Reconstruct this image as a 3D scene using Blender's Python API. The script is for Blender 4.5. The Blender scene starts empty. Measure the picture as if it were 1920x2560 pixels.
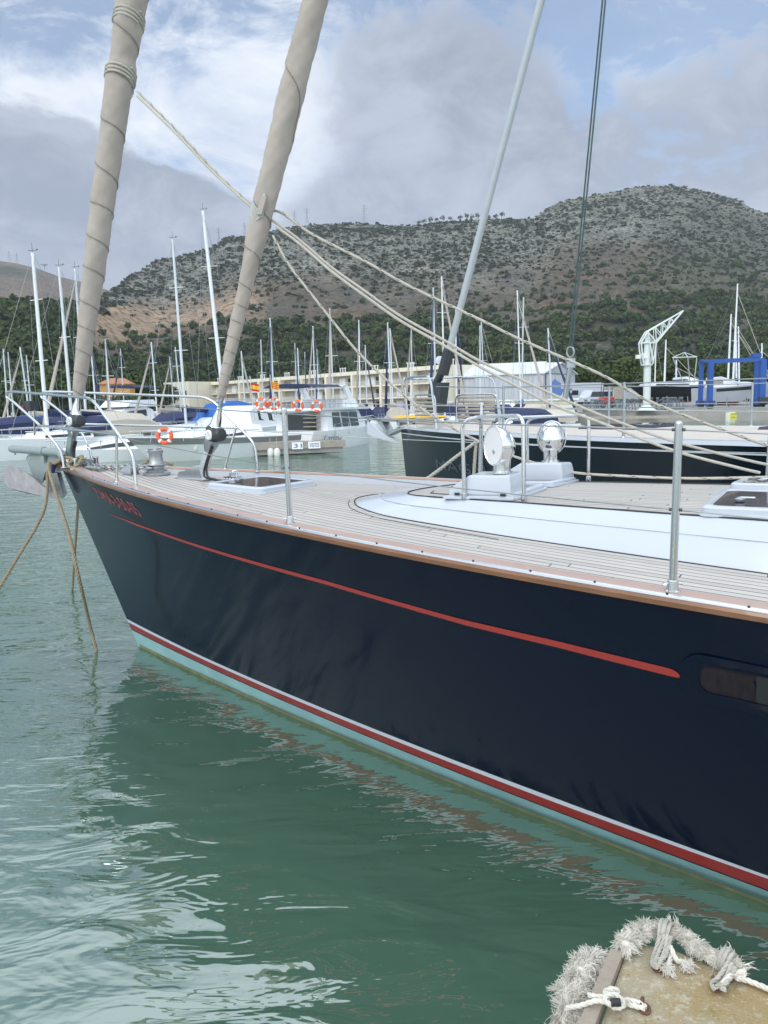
import bpy, math, random
import numpy as np
from mathutils import Vector, Matrix
random.seed(7); RNG = np.random.default_rng(11)
SC = bpy.context.scene; COL = SC.collection
R_ = math.radians

# ------------------------------------------------------------------ camera
CAM_H = 2.3523; FPX = 1920.0; V_HOR = 1010.9972; ROLL = R_(1.3905)
TH = math.atan((1280 - V_HOR) / FPX)
cd = bpy.data.cameras.new("camera"); cam = bpy.data.objects.new("camera", cd); COL.objects.link(cam)
cd.sensor_fit = 'VERTICAL'; cd.sensor_height = 36; cd.lens = 36 * FPX / 2560
cd.clip_start = 0.05; cd.clip_end = 9000
U0 = Vector((0, math.sin(TH), math.cos(TH))); X0 = Vector((1, 0, 0)); FW = Vector((0, math.cos(TH), -math.sin(TH)))
RV = X0 * math.cos(ROLL) - U0 * math.sin(ROLL); UV = X0 * math.sin(ROLL) + U0 * math.cos(ROLL)
cam.matrix_world = Matrix(((RV.x, UV.x, -FW.x, 0), (RV.y, UV.y, -FW.y, 0), (RV.z, UV.z, -FW.z, CAM_H), (0, 0, 0, 1)))
SC.camera = cam

def ray(u, v):
    X = (u - 960) / FPX; Y = (1280 - v) / FPX
    d = FW + RV * X + UV * Y
    return d
def atd(u, v, D):            # point on the pixel's ray at forward distance D (world y)
    d = ray(u, v); return Vector((d.x * D / d.y, D, CAM_H + d.z * D / d.y))
def atz(u, v, z):
    d = ray(u, v); t = (z - CAM_H) / d.z; return Vector((d.x * t, d.y * t, z))
def azel(u, v):
    d = ray(u, v); return math.atan2(d.x, d.y), math.atan2(d.z, math.hypot(d.x, d.y))

# ------------------------------------------------------------------ exposure
SC.view_settings.view_transform = 'Standard'; SC.view_settings.look = 'None'
SC.view_settings.exposure = 0.0; SC.view_settings.gamma = 1.0; SC.view_settings.use_curve_mapping = False

# ------------------------------------------------------------------ node helpers
def N(nt, t, **kw):
    n = nt.nodes.new(t)
    for k, v in kw.items(): setattr(n, k, v)
    return n
def math_(nt, op, a, b=None, clamp=False):
    n = N(nt, 'ShaderNodeMath', operation=op, use_clamp=clamp)
    for i, x in enumerate((a, b)):
        if x is None: continue
        if isinstance(x, (int, float)): n.inputs[i].default_value = x
        else: nt.links.new(x, n.inputs[i])
    return n.outputs[0]
def smooth(nt, x, a, b, lo=0.0, hi=1.0):
    n = N(nt, 'ShaderNodeMapRange', interpolation_type='SMOOTHSTEP')
    nt.links.new(x, n.inputs[0]); n.inputs[1].default_value = a; n.inputs[2].default_value = b
    n.inputs[3].default_value = lo; n.inputs[4].default_value = hi
    return n.outputs[0]
def mixc(nt, f, a, b, bt='MIX'):
    n = N(nt, 'ShaderNodeMix', data_type='RGBA', blend_type=bt)
    for s, x in ((n.inputs[0], f), (n.inputs[6], a), (n.inputs[7], b)):
        if isinstance(x, (int, float)): s.default_value = x
        elif isinstance(x, tuple): s.default_value = (*x[:3], 1)
        else: nt.links.new(x, s)
    return n.outputs[2]
def noise(nt, vec, scale, detail=4, rough=.55, dist=0.0, out=0):
    n = N(nt, 'ShaderNodeTexNoise'); n.inputs['Scale'].default_value = scale
    n.inputs['Detail'].default_value = detail; n.inputs['Roughness'].default_value = rough; n.inputs['Distortion'].default_value = dist
    if vec is not None: nt.links.new(vec, n.inputs['Vector'])
    return n.outputs[out]
def mapping(nt, vec, scale=(1, 1, 1), rot=(0, 0, 0), loc=(0, 0, 0)):
    n = N(nt, 'ShaderNodeMapping'); nt.links.new(vec, n.inputs[0])
    n.inputs['Location'].default_value = loc; n.inputs['Rotation'].default_value = rot; n.inputs['Scale'].default_value = scale
    return n.outputs[0]

# ------------------------------------------------------------------ sky
SUN_EL, SUN_AZ = R_(38), R_(-150)      # azimuth measured from +y towards +x
W = bpy.data.worlds.new("World"); SC.world = W; W.use_nodes = True
nt = W.node_tree; nt.nodes.clear()
out = N(nt, 'ShaderNodeOutputWorld')
sky = N(nt, 'ShaderNodeTexSky'); sky.sky_type = 'NISHITA'; sky.sun_disc = False
sky.sun_elevation = SUN_EL; sky.sun_rotation = SUN_AZ; sky.air_density = 1.0; sky.dust_density = 0.5; sky.ozone_density = 2.2
tc = N(nt, 'ShaderNodeTexCoord'); gen = tc.outputs['Generated']
sep = N(nt, 'ShaderNodeSeparateXYZ'); nt.links.new(gen, sep.inputs[0]); dx, dy, dz = sep.outputs
zz = math_(nt, 'ADD', math_(nt, 'MAXIMUM', dz, 0.0), 0.16)
comb = N(nt, 'ShaderNodeCombineXYZ')
nt.links.new(math_(nt, 'DIVIDE', dx, zz), comb.inputs[0]); nt.links.new(math_(nt, 'DIVIDE', dy, zz), comb.inputs[1])
pl = comb.outputs[0]                    # the flat cloud layer seen from below
def blob(u, v, ru, rv, soft=.8):        # an elliptical weight round the direction that (u, v) looks in
    a, e = azel(u, v); D = Vector((math.sin(a) * math.cos(e), math.cos(a) * math.cos(e), math.sin(e)))
    Rr = Vector((math.cos(a), -math.sin(a), 0)); Up = Rr.cross(D)
    def dot(V):
        n = N(nt, 'ShaderNodeVectorMath', operation='DOT_PRODUCT'); nt.links.new(gen, n.inputs[0]); n.inputs[1].default_value = V; return n.outputs['Value']
    xx = math_(nt, 'DIVIDE', dot(Rr), ru / FPX); yy = math_(nt, 'DIVIDE', dot(Up), rv / FPX)
    q = math_(nt, 'SQRT', math_(nt, 'ADD', math_(nt, 'MULTIPLY', xx, xx), math_(nt, 'MULTIPLY', yy, yy)))
    q = math_(nt, 'ADD', q, math_(nt, 'MULTIPLY', math_(nt, 'LESS_THAN', dot(D), 0.0), 9.0))
    return smooth(nt, q, 1 + soft, 1 - soft)
warp = noise(nt, mapping(nt, gen, (1, 1, 1.6)), 3.2, 7, .6)
fine = noise(nt, mapping(nt, gen, (1, 1, 1.9)), 7.5, 9, .62, .5)
w0 = math_(nt, 'SUBTRACT', warp, .5); f0 = math_(nt, 'SUBTRACT', fine, .5)
def addn(*xs):
    r = xs[0]
    for x in xs[1:]: r = math_(nt, 'ADD', r, x)
    return r
def mul(a, b): return math_(nt, 'MULTIPLY', a, b)
# thin white veil, brightest low in the middle
veil = addn(mul(blob(720, 380, 620, 270), .75), mul(blob(250, 250, 420, 200), .25), mul(blob(1500, 200, 300, 160, .9), .45), mul(w0, 1.8), mul(f0, 2.3), -.08)
veil = math_(nt, 'ADD', smooth(nt, veil, .0, .75), 0.0, True)
# grey banks: one low on the left with a billowed edge, one filling the right
gl = addn(mul(blob(60, 640, 430, 270, .45), 1.0), mul(blob(430, 650, 250, 170, .45), .85), mul(w0, 1.0), mul(f0, 1.5), -.44)
gl = smooth(nt, gl, -.06, .17)
gr = addn(mul(blob(1700, 420, 900, 330, .55), .85), mul(blob(1080, 420, 260, 210, .6), .5), mul(blob(1180, 60, 300, 150, .7), .5), mul(blob(640, 380, 260, 150, .7), -.5), mul(blob(930, 560, 260, 90, .6), .4), mul(blob(1520, 130, 260, 90, .8), -.45), mul(w0, 1.7), mul(f0, 2.0), -.40)
gr = smooth(nt, gr, -.14, .40)
ov = smooth(nt, dz, .40, .62)           # unseen closed cloud cover, added towards the zenith and behind
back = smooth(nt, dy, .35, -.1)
cl = mixc(nt, smooth(nt, addn(fine, mul(w0, .6)), .3, .75), (.66, .77, .96), (1.02, 1.06, 1.12))
lowhaze = smooth(nt, dz, .24, .02)
gcol = mixc(nt, smooth(nt, addn(fine, w0), .3, .7), (.38, .435, .55), (.57, .63, .76))
ccol = mixc(nt, gl, cl, mixc(nt, lowhaze, gcol, (.40, .46, .58)))
ccol = mixc(nt, gr, ccol, gcol)
ccol = mixc(nt, back, ccol, (1.45, 1.58, 1.72))  # unseen sky behind the camera, brightened to light the sides facing it
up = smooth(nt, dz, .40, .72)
ccol = mixc(nt, up, ccol, (1.75, 1.95, 2.12))  # unseen zenith brightened to light the yacht deck and the water
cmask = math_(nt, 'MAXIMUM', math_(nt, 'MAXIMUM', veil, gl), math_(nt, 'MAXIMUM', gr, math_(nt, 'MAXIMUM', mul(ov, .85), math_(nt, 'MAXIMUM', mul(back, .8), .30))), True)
b1 = N(nt, 'ShaderNodeBackground'); nt.links.new(sky.outputs[0], b1.inputs[0]); b1.inputs[1].default_value = 0.15
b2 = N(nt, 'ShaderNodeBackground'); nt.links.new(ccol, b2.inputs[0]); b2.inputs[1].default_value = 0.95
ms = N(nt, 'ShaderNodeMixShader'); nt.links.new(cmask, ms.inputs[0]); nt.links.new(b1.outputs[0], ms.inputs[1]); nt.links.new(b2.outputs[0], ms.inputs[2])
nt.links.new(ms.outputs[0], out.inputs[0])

# ------------------------------------------------------------------ sun behind the cloud
sd = bpy.data.lights.new("sun", 'SUN'); sd.energy = 1.5; sd.angle = R_(30); sd.color = (1, .96, .9)
so = bpy.data.objects.new("sun", sd); COL.objects.link(so)
sv = Vector((math.sin(SUN_AZ) * math.cos(SUN_EL), math.cos(SUN_AZ) * math.cos(SUN_EL), math.sin(SUN_EL)))
so.rotation_euler = sv.to_track_quat('Z', 'Y').to_euler(); so.location = (0, 0, 60)

# ------------------------------------------------------------------ materials
def mat(name, col, rough=.5, metal=0.0, var=.08, vs=6.0, bump=0.0, bs=40.0, spec=.5, coat=0.0, ior=None, stretch=(1, 1, 1)):
    m = bpy.data.materials.new(name); m.use_nodes = True; nt = m.node_tree; b = nt.nodes['Principled BSDF']
    tc = N(nt, 'ShaderNodeTexCoord'); v = mapping(nt, tc.outputs['Object'], stretch)
    f = noise(nt, v, vs, 5, .6)
    lo = tuple(max(c * (1 - var * 2), 0) for c in col); hi = tuple(min(c * (1 + var * 2), 1) for c in col)
    nt.links.new(mixc(nt, f, lo, hi), b.inputs['Base Color'])
    b.inputs['Roughness'].default_value = rough; b.inputs['Metallic'].default_value = metal
    b.inputs['Specular IOR Level'].default_value = spec
    if coat: b.inputs['Coat Weight'].default_value = coat; b.inputs['Coat Roughness'].default_value = .03
    if ior: b.inputs['IOR'].default_value = ior
    if bump:
        bp = N(nt, 'ShaderNodeBump'); bp.inputs['Strength'].default_value = bump; bp.inputs['Distance'].default_value = .01
        nt.links.new(noise(nt, v, bs, 4), bp.inputs['Height']); nt.links.new(bp.outputs[0], b.inputs['Normal'])
    return m
M = {}
M['steel'] = mat('polished_steel', (.62, .63, .64), .16, 1, .05)
M['chrome'] = mat('mirror_chrome', (.82, .82, .82), .035, 1, .02)
M['alu'] = mat('anodised_aluminium', (.42, .45, .47), .38, 1, .06)
M['galv'] = mat('galvanised_steel', (.40, .42, .43), .45, .85, .2, 30)
M['greypaint'] = mat('grey_paint', (.26, .31, .31), .35, 0, .05)
M['boatwhite'] = mat('bright_white_gelcoat', (.84, .86, .88), .3, 0, .03, 1.0)
M['white'] = mat('white_gelcoat', (.50, .54, .60), .25, 0, .02, 2, coat=.3)
M['dullwhite'] = mat('dull_white_paint', (.70, .72, .72), .45, 0, .06, 1.2)
M['offwhite'] = mat('off_white_gelcoat', (.76, .76, .72), .4, 0, .06, 1.5)
M['navyhull'] = mat('navy_hull_paint', (.0006, .0046, .0165), .12, 0, .05, 1.5, coat=.0, spec=.20)
M['blackhull'] = mat('black_hull_paint', (.004, .008, .014), .12, 0, .1)
M['stripewhite'] = mat('white_boot_stripe', (.52, .56, .62), .3, 0, .03)
M['stripered'] = mat('red_boot_stripe', (.24, .016, .012), .3, 0, .06)
M['covered'] = mat('red_cove_line', (.34, .032, .024), .3, 0, .05)
M['letters'] = mat('faded_red_lettering', (.36, .06, .06), .4, 0, .1)
M['greyletters'] = mat('grey_lettering', (.055, .068, .078), .4)
M['antifoul'] = mat('turquoise_antifouling', (.24, .43, .44), .6, 0, .18, 3.0, .3, 12)
M['varnish'] = mat('varnished_teak', (.21, .095, .045), .28, 0, .28, 5, coat=.4, stretch=(1, 1, 6))
M['capwood'] = mat('weathered_teak_cap', (.40, .275, .225), .34, 0, .12, 4, coat=.25)
M['canvas'] = mat('beige_sail_canvas', (.41, .365, .325), .85, 0, .10, 6, .9, 9, stretch=(1, 1, .45))
M['canvasdark'] = mat('dark_seam_cloth', (.21, .185, .16), .9)  # darker cloth for the overlap line of the wraps
M['rubber'] = mat('black_rubber', (.018, .02, .023), .5)
M['drum'] = mat('dark_grey_plastic', (.035, .042, .048), .38, 0, .08)
M['rope'] = mat('cream_braided_rope', (.45, .425, .37), .85, 0, .18, 60, .3, 90)
M['tanrope'] = mat('tan_laid_rope', (.29, .245, .165), .9, 0, .22, 30, .3, 90)
M['whiterope'] = mat('white_frayed_rope', (.64, .61, .545), .95, 0, .24, 22)
M['dirtyrope'] = mat('grey_soiled_rope', (.42, .40, .35), .95, 0, .25, 30)
M['bluetape'] = mat('navy_whipping', (.03, .04, .13), .7)
M['rust'] = mat('rusty_iron', (.12, .055, .035), .85, 0, .35, 40, .5, 60)
M['darkglass'] = mat('smoked_glass', (.05, .035, .045), .06, 0, .1, spec=.6)
M['glass'] = mat('window_glass', (.03, .04, .045), .06, 0, .2, 1)
M['navycloth'] = mat('navy_canvas', (.018, .028, .085), .8, 0, .15, 4)
M['bluecloth'] = mat('blue_canvas', (.02, .12, .42), .75, 0, .12, 4)
M['beigecloth'] = mat('beige_boat_cover', (.52, .47, .40), .85, 0, .06, 3)
M['orange'] = mat('orange_lifebuoy', (.75, .12, .045), .55, 0, .08)
M['redpaint'] = mat('red_paint', (.45, .03, .03), .4)
M['yellow'] = mat('yellow_plastic', (.72, .42, .03), .5)
M['signyellow'] = mat('yellow_sign', (.60, .62, .08), .5)
M['ink'] = mat('dark_ink', (.02, .02, .02), .6)
M['whiterope2'] = mat('white_fender', (.72, .72, .70), .45)
M['mast'] = mat('pale_mast_alloy', (.60, .64, .66), .38, .35, .05)
M['mastwhite'] = mat('white_mast_paint', (.72, .75, .78), .35)
M['wire'] = mat('rigging_wire', (.30, .32, .33), .4, .7)
M['darkwire'] = mat('dark_rigging', (.03, .035, .045), .6)
M['greywood'] = mat('weathered_plank', (.33, .275, .225), .85, 0, .14, 7, .5, 60, stretch=(1, 1, 1))
M['dockwood'] = mat('grey_dock_planks', (.34, .31, .26), .85, 0, .2, 3)
M['cranewhite'] = mat('white_crane_paint', (.62, .67, .65), .4, 0, .05)
M['liftblue'] = mat('blue_lift_paint', (.018, .085, .33), .4, 0, .1)
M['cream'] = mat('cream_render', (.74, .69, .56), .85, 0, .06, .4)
M['creamdark'] = mat('cream_recess_shade', (.40, .37, .31), .85, 0, .10, .4)  # render darkened to paint balcony recess shade into its colour; some shutters share it
M['shed'] = mat('grey_sheet_cladding', (.46, .49, .53), .5, .1, .05, .5)
M['shedroof'] = mat('white_sheet_roof', (.60, .62, .63), .5, .1, .06, .5)
M['tile'] = mat('terracotta_tiles', (.40, .17, .09), .8, 0, .2, 2)
M['ochre'] = mat('ochre_render', (.58, .33, .10), .85, 0, .08, 1)
M['concrete'] = mat('quay_concrete', (.30, .29, .27), .85, 0, .18, .7)
M['bark'] = mat('pine_bark', (.10, .075, .055), .9, 0, .2, 4)
M['pylon'] = mat('pylon_steel', (.30, .32, .34), .6, .5)
M['greenpaint'] = mat('green_tarpaulin', (.14, .22, .15), .8)
M['blueprint'] = mat('pale_blue_print', (.13, .24, .55), .7)

# ------------------------------------------------------------------ mesh builder
class MB:
    def __init__(s): s.v = []; s.f = []
    def add(s, vs, fs):
        o = len(s.v); s.v += [tuple(p) for p in vs]; s.f += [tuple(i + o for i in f) for f in fs]; return s
    def box(s, c, d, m=None):
        c = Vector(c); hx, hy, hz = (x / 2 for x in d)
        P = [Vector((a * hx, b * hy, e * hz)) for a in (-1, 1) for b in (-1, 1) for e in (-1, 1)]
        if m is not None: P = [m @ p for p in P]
        return s.add([c + p for p in P], [(0, 1, 3, 2), (4, 6, 7, 5), (0, 4, 5, 1), (2, 3, 7, 6), (0, 2, 6, 4), (1, 5, 7, 3)])
    def rings(s, rs, cap=True, closed=False):
        n = len(rs[0]); o = len(s.v)
        for r in rs: s.v += [tuple(p) for p in r]
        K = len(rs)
        for k in range(K if closed else K - 1):
            k2 = (k + 1) % K
            for i in range(n):
                j = (i + 1) % n; s.f.append((o + k * n + i, o + k * n + j, o + k2 * n + j, o + k2 * n + i))
        if cap and not closed:
            s.f.append(tuple(o + i for i in reversed(range(n)))); s.f.append(tuple(o + (K - 1) * n + i for i in range(n)))
        return s
    def tube(s, pts, r, n=8, closed=False, cap=True):
        P = [Vector(p) for p in pts]; K = len(P)
        rad = r if hasattr(r, '__len__') else [r] * K
        T = []
        for i in range(K):
            a = P[(i - 1) % K] if (closed or i > 0) else P[i]; b = P[(i + 1) % K] if (closed or i < K - 1) else P[i]
            t = b - a; T.append(t.normalized() if t.length > 1e-9 else Vector((0, 0, 1)))
        u = T[0].cross(Vector((0, 0, 1)))
        if u.length < .2: u = T[0].cross(Vector((0, 1, 0)))
        u.normalize(); rs = []
        for i in range(K):
            u = (u - T[i] * u.dot(T[i])); u.normalize(); w = T[i].cross(u)
            rs.append([P[i] + (u * math.cos(2 * math.pi * k / n) + w * math.sin(2 * math.pi * k / n)) * rad[i] for k in range(n)])
        return s.rings(rs, cap, closed)
    def prism(s, poly, ext):
        n = len(poly); e = Vector(ext); P = [Vector(p) for p in poly]; Q = [p + e for p in P]
        return s.add(P + Q, [tuple(reversed(range(n))), tuple(range(n, 2 * n))] + [(i, (i + 1) % n, n + (i + 1) % n, n + i) for i in range(n)])
    def grid(s, rows):
        n = len(rows[0]); o = len(s.v)
        for r in rows: s.v += [tuple(p) for p in r]
        for k in range(len(rows) - 1):
            for i in range(n - 1): s.f.append((o + k * n + i, o + k * n + i + 1, o + (k + 1) * n + i + 1, o + (k + 1) * n + i))
        return s
    def ball(s, c, r, nu=10, nv=7, m=None):
        c = Vector(c); r = Vector((r, r, r)) if isinstance(r, (int, float)) else Vector(r); rs = []
        for j in range(nv + 1):
            a = math.pi * (j + .02) / (nv + .04); rr = []
            for i in range(nu):
                b = 2 * math.pi * i / nu; p = Vector((r.x * math.sin(a) * math.cos(b), r.y * math.sin(a) * math.sin(b), -r.z * math.cos(a)))
                rr.append(c + (m @ p if m is not None else p))
            rs.append(rr)
        return s.rings(rs)
    def lathe(s, prof, c, axis=(0, 0, 1), n=20, cap=True):
        c = Vector(c); q = Vector(axis).to_track_quat('Z', 'Y').to_matrix()
        return s.rings([[c + q @ Vector((r * math.cos(2 * math.pi * i / n), r * math.sin(2 * math.pi * i / n), z)) for i in range(n)] for r, z in prof], cap)
    def torus(s, c, R, r, axis=(0, 0, 1), n=24, k=8, sx=1.0):
        q = Vector(axis).to_track_quat('Z', 'Y').to_matrix(); c = Vector(c)
        return s.tube([c + q @ Vector((R * sx * math.cos(2 * math.pi * i / n), R * math.sin(2 * math.pi * i / n), 0)) for i in range(n)], r, k, True)
    def mesh(s, name, base=(0, 0, 0), smooth=35, uv=None):
        me = bpy.data.meshes.new(name); b = Vector(base)
        me.from_pydata([(p[0] - b.x, p[1] - b.y, p[2] - b.z) for p in s.v], [], s.f)
        if uv is not None:
            L = me.uv_layers.new(name='UVMap'); idx = np.zeros(len(me.loops), dtype=np.int32); me.loops.foreach_get('vertex_index', idx)
            L.data.foreach_set('uv', np.asarray(uv, dtype=np.float32)[idx].ravel())
        if smooth:
            me.polygons.foreach_set('use_smooth', [True] * len(me.polygons)); me.set_sharp_from_angle(angle=R_(smooth))
        me.update(); return me
def link(name, me, m, parent=None, loc=(0, 0, 0)):
    if m is not None and not me.materials: me.materials.append(m)
    o = bpy.data.objects.new(name, me); COL.objects.link(o); o.location = loc
    if parent is not None: o.parent = parent
    return o
def tag(o, label=None, cat=None, group=None, kind=None):
    for k, v in (('label', label), ('category', cat), ('group', group), ('kind', kind)):
        if v: o[k] = v
    return o
class Thing:
    def __init__(s, name, label, cat, base, group=None):
        s.base = Vector(base); s.o = bpy.data.objects.new(name, None); COL.objects.link(s.o); s.o.location = base
        s.o.empty_display_size = .2; tag(s.o, label, cat, group)
    def part(s, name, mb, m, parent=None, smooth=35, uv=None, label=None):
        o = link(name, mb.mesh(name, s.base, smooth, uv), m, parent or s.o)
        if label: o['label'] = label
        return o
def single(name, mb, m, label, cat, group=None, kind=None, smooth=35, uv=None):
    return tag(link(name, mb.mesh(name, (0, 0, 0), smooth, uv), m), label, cat, group, kind)
def copytree(o, parent=None):
    c = o.copy(); COL.objects.link(c)
    if parent is not None: c.parent = parent
    for ch in list(o.children): copytree(ch, c)
    return c
def catmull(pts, k=8):
    P = [Vector(p) for p in pts]; P = [P[0] * 2 - P[1]] + P + [P[-1] * 2 - P[-2]]; o = []
    for i in range(1, len(P) - 2):
        a, b, c, d = P[i - 1:i + 3]
        for j in range(k):
            t = j / k; o.append(.5 * (2 * b + (c - a) * t + (2 * a - 5 * b + 4 * c - d) * t * t + (3 * b - a - 3 * c + d) * t ** 3))
    return o + [P[-2]]
def rounded(pts, r, k=5):              # a polyline with its inner corners rounded
    P = [Vector(p) for p in pts]; o = [P[0]]
    for i in range(1, len(P) - 1):
        a = P[i - 1] - P[i]; b = P[i + 1] - P[i]; d = min(r, a.length * .48, b.length * .48)
        p = P[i] + a.normalized() * d; q = P[i] + b.normalized() * d
        o += [p * (1 - t) ** 2 + P[i] * 2 * t * (1 - t) + q * t * t for t in [j / k for j in range(k + 1)]]
    return o + [P[-1]]
def laid(pts, r, pitch=None, strands=3, n=6, step=None):   # three-strand laid rope along a path
    P = catmull(pts, 24); pitch = pitch or r * 7; step = step or pitch / 8
    L = [0.0]
    for a, b in zip(P, P[1:]): L.append(L[-1] + (b - a).length)
    tot = L[-1]; K = max(int(tot / step), 4); Q = []; j = 0
    for i in range(K + 1):
        d = tot * i / K
        while j < len(L) - 2 and L[j + 1] < d: j += 1
        t = (d - L[j]) / max(L[j + 1] - L[j], 1e-9); Q.append(P[j].lerp(P[j + 1], t))
    mb = MB(); u = None; F = []
    for i in range(K + 1):
        t = (Q[min(i + 1, K)] - Q[max(i - 1, 0)]).normalized()
        if u is None:
            u = t.cross(Vector((0, 0, 1)))
            if u.length < .2: u = t.cross(Vector((0, 1, 0)))
        u = (u - t * u.dot(t)).normalized(); F.append((u.copy(), t.cross(u)))
    for s in range(strands):
        mb.tube([Q[i] + (F[i][0] * math.cos(a) + F[i][1] * math.sin(a)) * r * .52 for i in range(K + 1) for a in [2 * math.pi * (i * step / pitch + s / strands)]], r * .56, n)
    return mb
# ================================================================== setting
def fbm(x, y, seed=0, octv=5):
    r = np.random.default_rng(seed); o = np.zeros_like(x, dtype=float); a = 1.0; f = 1.0
    for k in range(octv):
        for _ in range(3):
            th = r.uniform(0, 6.28); ph = r.uniform(0, 6.28); kx, ky = math.cos(th) * f, math.sin(th) * f
            o += a / 3 * np.sin(kx * x + ky * y + ph + 1.3 * np.sin(ky * x * .7 - kx * y * .6 + ph * 2))
        a *= .5; f *= 2.07
    return o
# water --------------------------------------------------------------
def water_mat():
    m = bpy.data.materials.new('harbour_water'); m.use_nodes = True; nt = m.node_tree; b = nt.nodes['Principled BSDF']
    tc = N(nt, 'ShaderNodeTexCoord'); v = tc.outputs['Object']
    ln = N(nt, 'ShaderNodeVectorMath', operation='LENGTH'); nt.links.new(v, ln.inputs[0]); dist = ln.outputs['Value']
    murk = noise(nt, v, .35, 4, .6)
    nt.links.new(mixc(nt, murk, (.056, .120, .080), (.074, .150, .102)), b.inputs['Base Color'])
    b.inputs['Roughness'].default_value = .025; b.inputs['IOR'].default_value = 3.1
    rip = mapping(nt, v, (1.0, 2.3, 1), (0, 0, R_(-22)))
    n1 = noise(nt, rip, 1.9, 3, .5, .6)
    n2 = noise(nt, mapping(nt, v, (1, 1.5, 1), (0, 0, R_(25))), .8, 2, .45, .8)
    n3 = noise(nt, rip, 6.5, 2, .5, .3)
    h = math_(nt, 'ADD', math_(nt, 'MULTIPLY', n1, .035), math_(nt, 'ADD', math_(nt, 'MULTIPLY', n2, .085), math_(nt, 'MULTIPLY', math_(nt, 'MULTIPLY', n3, .011), smooth(nt, noise(nt, v, .22, 2), .38, .58))))
    bp = N(nt, 'ShaderNodeBump'); bp.inputs['Distance'].default_value = 1.0; nt.links.new(h, bp.inputs['Height'])
    nt.links.new(smooth(nt, dist, 3, 26, .62, 1.0), bp.inputs['Strength']); nt.links.new(bp.outputs[0], b.inputs['Normal'])
    return m
mb = MB(); mb.add([(-900, -60, 0), (900, -60, 0), (900, 260, 0), (-900, 260, 0)], [(0, 1, 2, 3)])
single('water', mb, water_mat(), None, None, kind='structure', smooth=0)

# hills --------------------------------------------------------------
RIDGE = [(-900, 800), (-300, 775), (0, 762), (120, 764), (200, 765), (255, 735), (330, 684), (400, 648), (480, 632), (532, 616), (567, 592), (632, 589), (710, 568), (784, 558), (892, 555), (979, 560), (1044, 561), (1109, 553), (1174, 548), (1258, 546), (1337, 543), (1357, 528), (1396, 504), (1520, 481), (1594, 464), (1683, 461), (1767, 476), (1841, 496), (1885, 523), (1920, 530), (2000, 515), (2200, 480), (2600, 520), (3000, 600)]
RA = np.array([azel(u, v)[0] for u, v in RIDGE]); RE = np.array([azel(u, v)[1] for u, v in RIDGE])
AZ260 = azel(90, 700)[0]; AZ340 = azel(440, 700)[0]
RR0 = 205.0
def ridge_r(az):
    k = np.clip((az - AZ260) / (AZ340 - AZ260), 0, 1); k = k * k * (3 - 2 * k)
    return 470 + k * 480 + np.clip(az - azel(1300, 700)[0], 0, .15) * 1300
def hill(az, r):
    e = np.interp(az, RA, RE); R = ridge_r(az); t = np.clip((r - RR0) / (R - RR0), 0, 1.0)
    g = np.interp(t, [0, .08, .2, .42, .5, .72, .88, 1.0], [0, .05, .16, .46, .52, .83, .95, 1.0])
    z = 1.4 + r * np.tan(e * g)
    x, y = r * np.sin(az), r * np.cos(az)
    amp = 5.5 * np.clip(t * 3, 0, 1) * np.clip((1.03 - t) * 3.0, .12, 1)
    z = z + amp * fbm(x / 60, y / 60, 3, 5)
    z = z + 1.6 * np.clip((t - .18) * 8, 0, 1) * np.clip((.62 - t) * 8, 0, 1) * np.sin(z / 2.2 + fbm(x / 90, y / 90, 9, 2) * 2)   # terraces
    over = np.clip((r - R) / 420, 0, 3)
    ztop = z
    return ztop - over * 75 - np.clip(over, 0, 1) * 10
def Hxy(x, y): return hill(np.arctan2(x, y), np.hypot(x, y))
TAN, GREY, SOIL, FLOOR, OLIVE = np.array([.36, .25, .165]), np.array([.055, .066, .037]), np.array([.088, .066, .044]), np.array([.026, .034, .016]), np.array([.052, .062, .030])
def ground_mat(name):
    m = bpy.data.materials.new(name); m.use_nodes = True; nt = m.node_tree; b = nt.nodes['Principled BSDF']
    a = N(nt, 'ShaderNodeAttribute', attribute_name='ground'); tc = N(nt, 'ShaderNodeTexCoord'); v = tc.outputs['Object']
    s1 = noise(nt, v, .16, 6, .7, .6); s2 = noise(nt, v, .03, 4, .6)
    c = mixc(nt, smooth(nt, s1, .35, .7), a.outputs['Color'], (.17, .145, .115), 'MIX')
    c = mixc(nt, smooth(nt, s1, .44, .58, .0, .5), a.outputs['Color'], c)
    rk = noise(nt, mapping(nt, v, (1, 1, 1.9)), .34, 5, .72, .8); rk2 = noise(nt, v, .045, 4, .6)
    rm = math_(nt, 'MULTIPLY', smooth(nt, math_(nt, 'ADD', rk, math_(nt, 'MULTIPLY', rk2, .35)), .655, .705), a.outputs['Alpha'])
    c = mixc(nt, rm, c, (.25, .245, .225))
    vo = N(nt, 'ShaderNodeTexVoronoi'); vo.inputs['Scale'].default_value = .22; nt.links.new(v, vo.inputs['Vector'])
    c = mixc(nt, smooth(nt, vo.outputs['Distance'], .55, .25, 0, .7), c, (.028, .036, .020))
    c2 = mixc(nt, smooth(nt, s2, .35, .65), (.78, .80, .82), (1.12, 1.08, 1.02))
    nt.links.new(mixc(nt, 1.0, c, c2, 'MULTIPLY'), b.inputs['Base Color']); b.inputs['Roughness'].default_value = .95
    bp = N(nt, 'ShaderNodeBump'); bp.inputs['Distance'].default_value = 4; bp.inputs['Strength'].default_value = .8; nt.links.new(s1, bp.inputs['Height']); nt.links.new(bp.outputs[0], b.inputs['Normal'])
    return m
GM = ground_mat('hill_ground')
azs = np.linspace(R_(-50), R_(50), 420); rs = np.concatenate([np.linspace(RR0 - 6, 520, 70), np.linspace(526, 1180, 110), np.linspace(1190, 1500, 16)])
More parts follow.
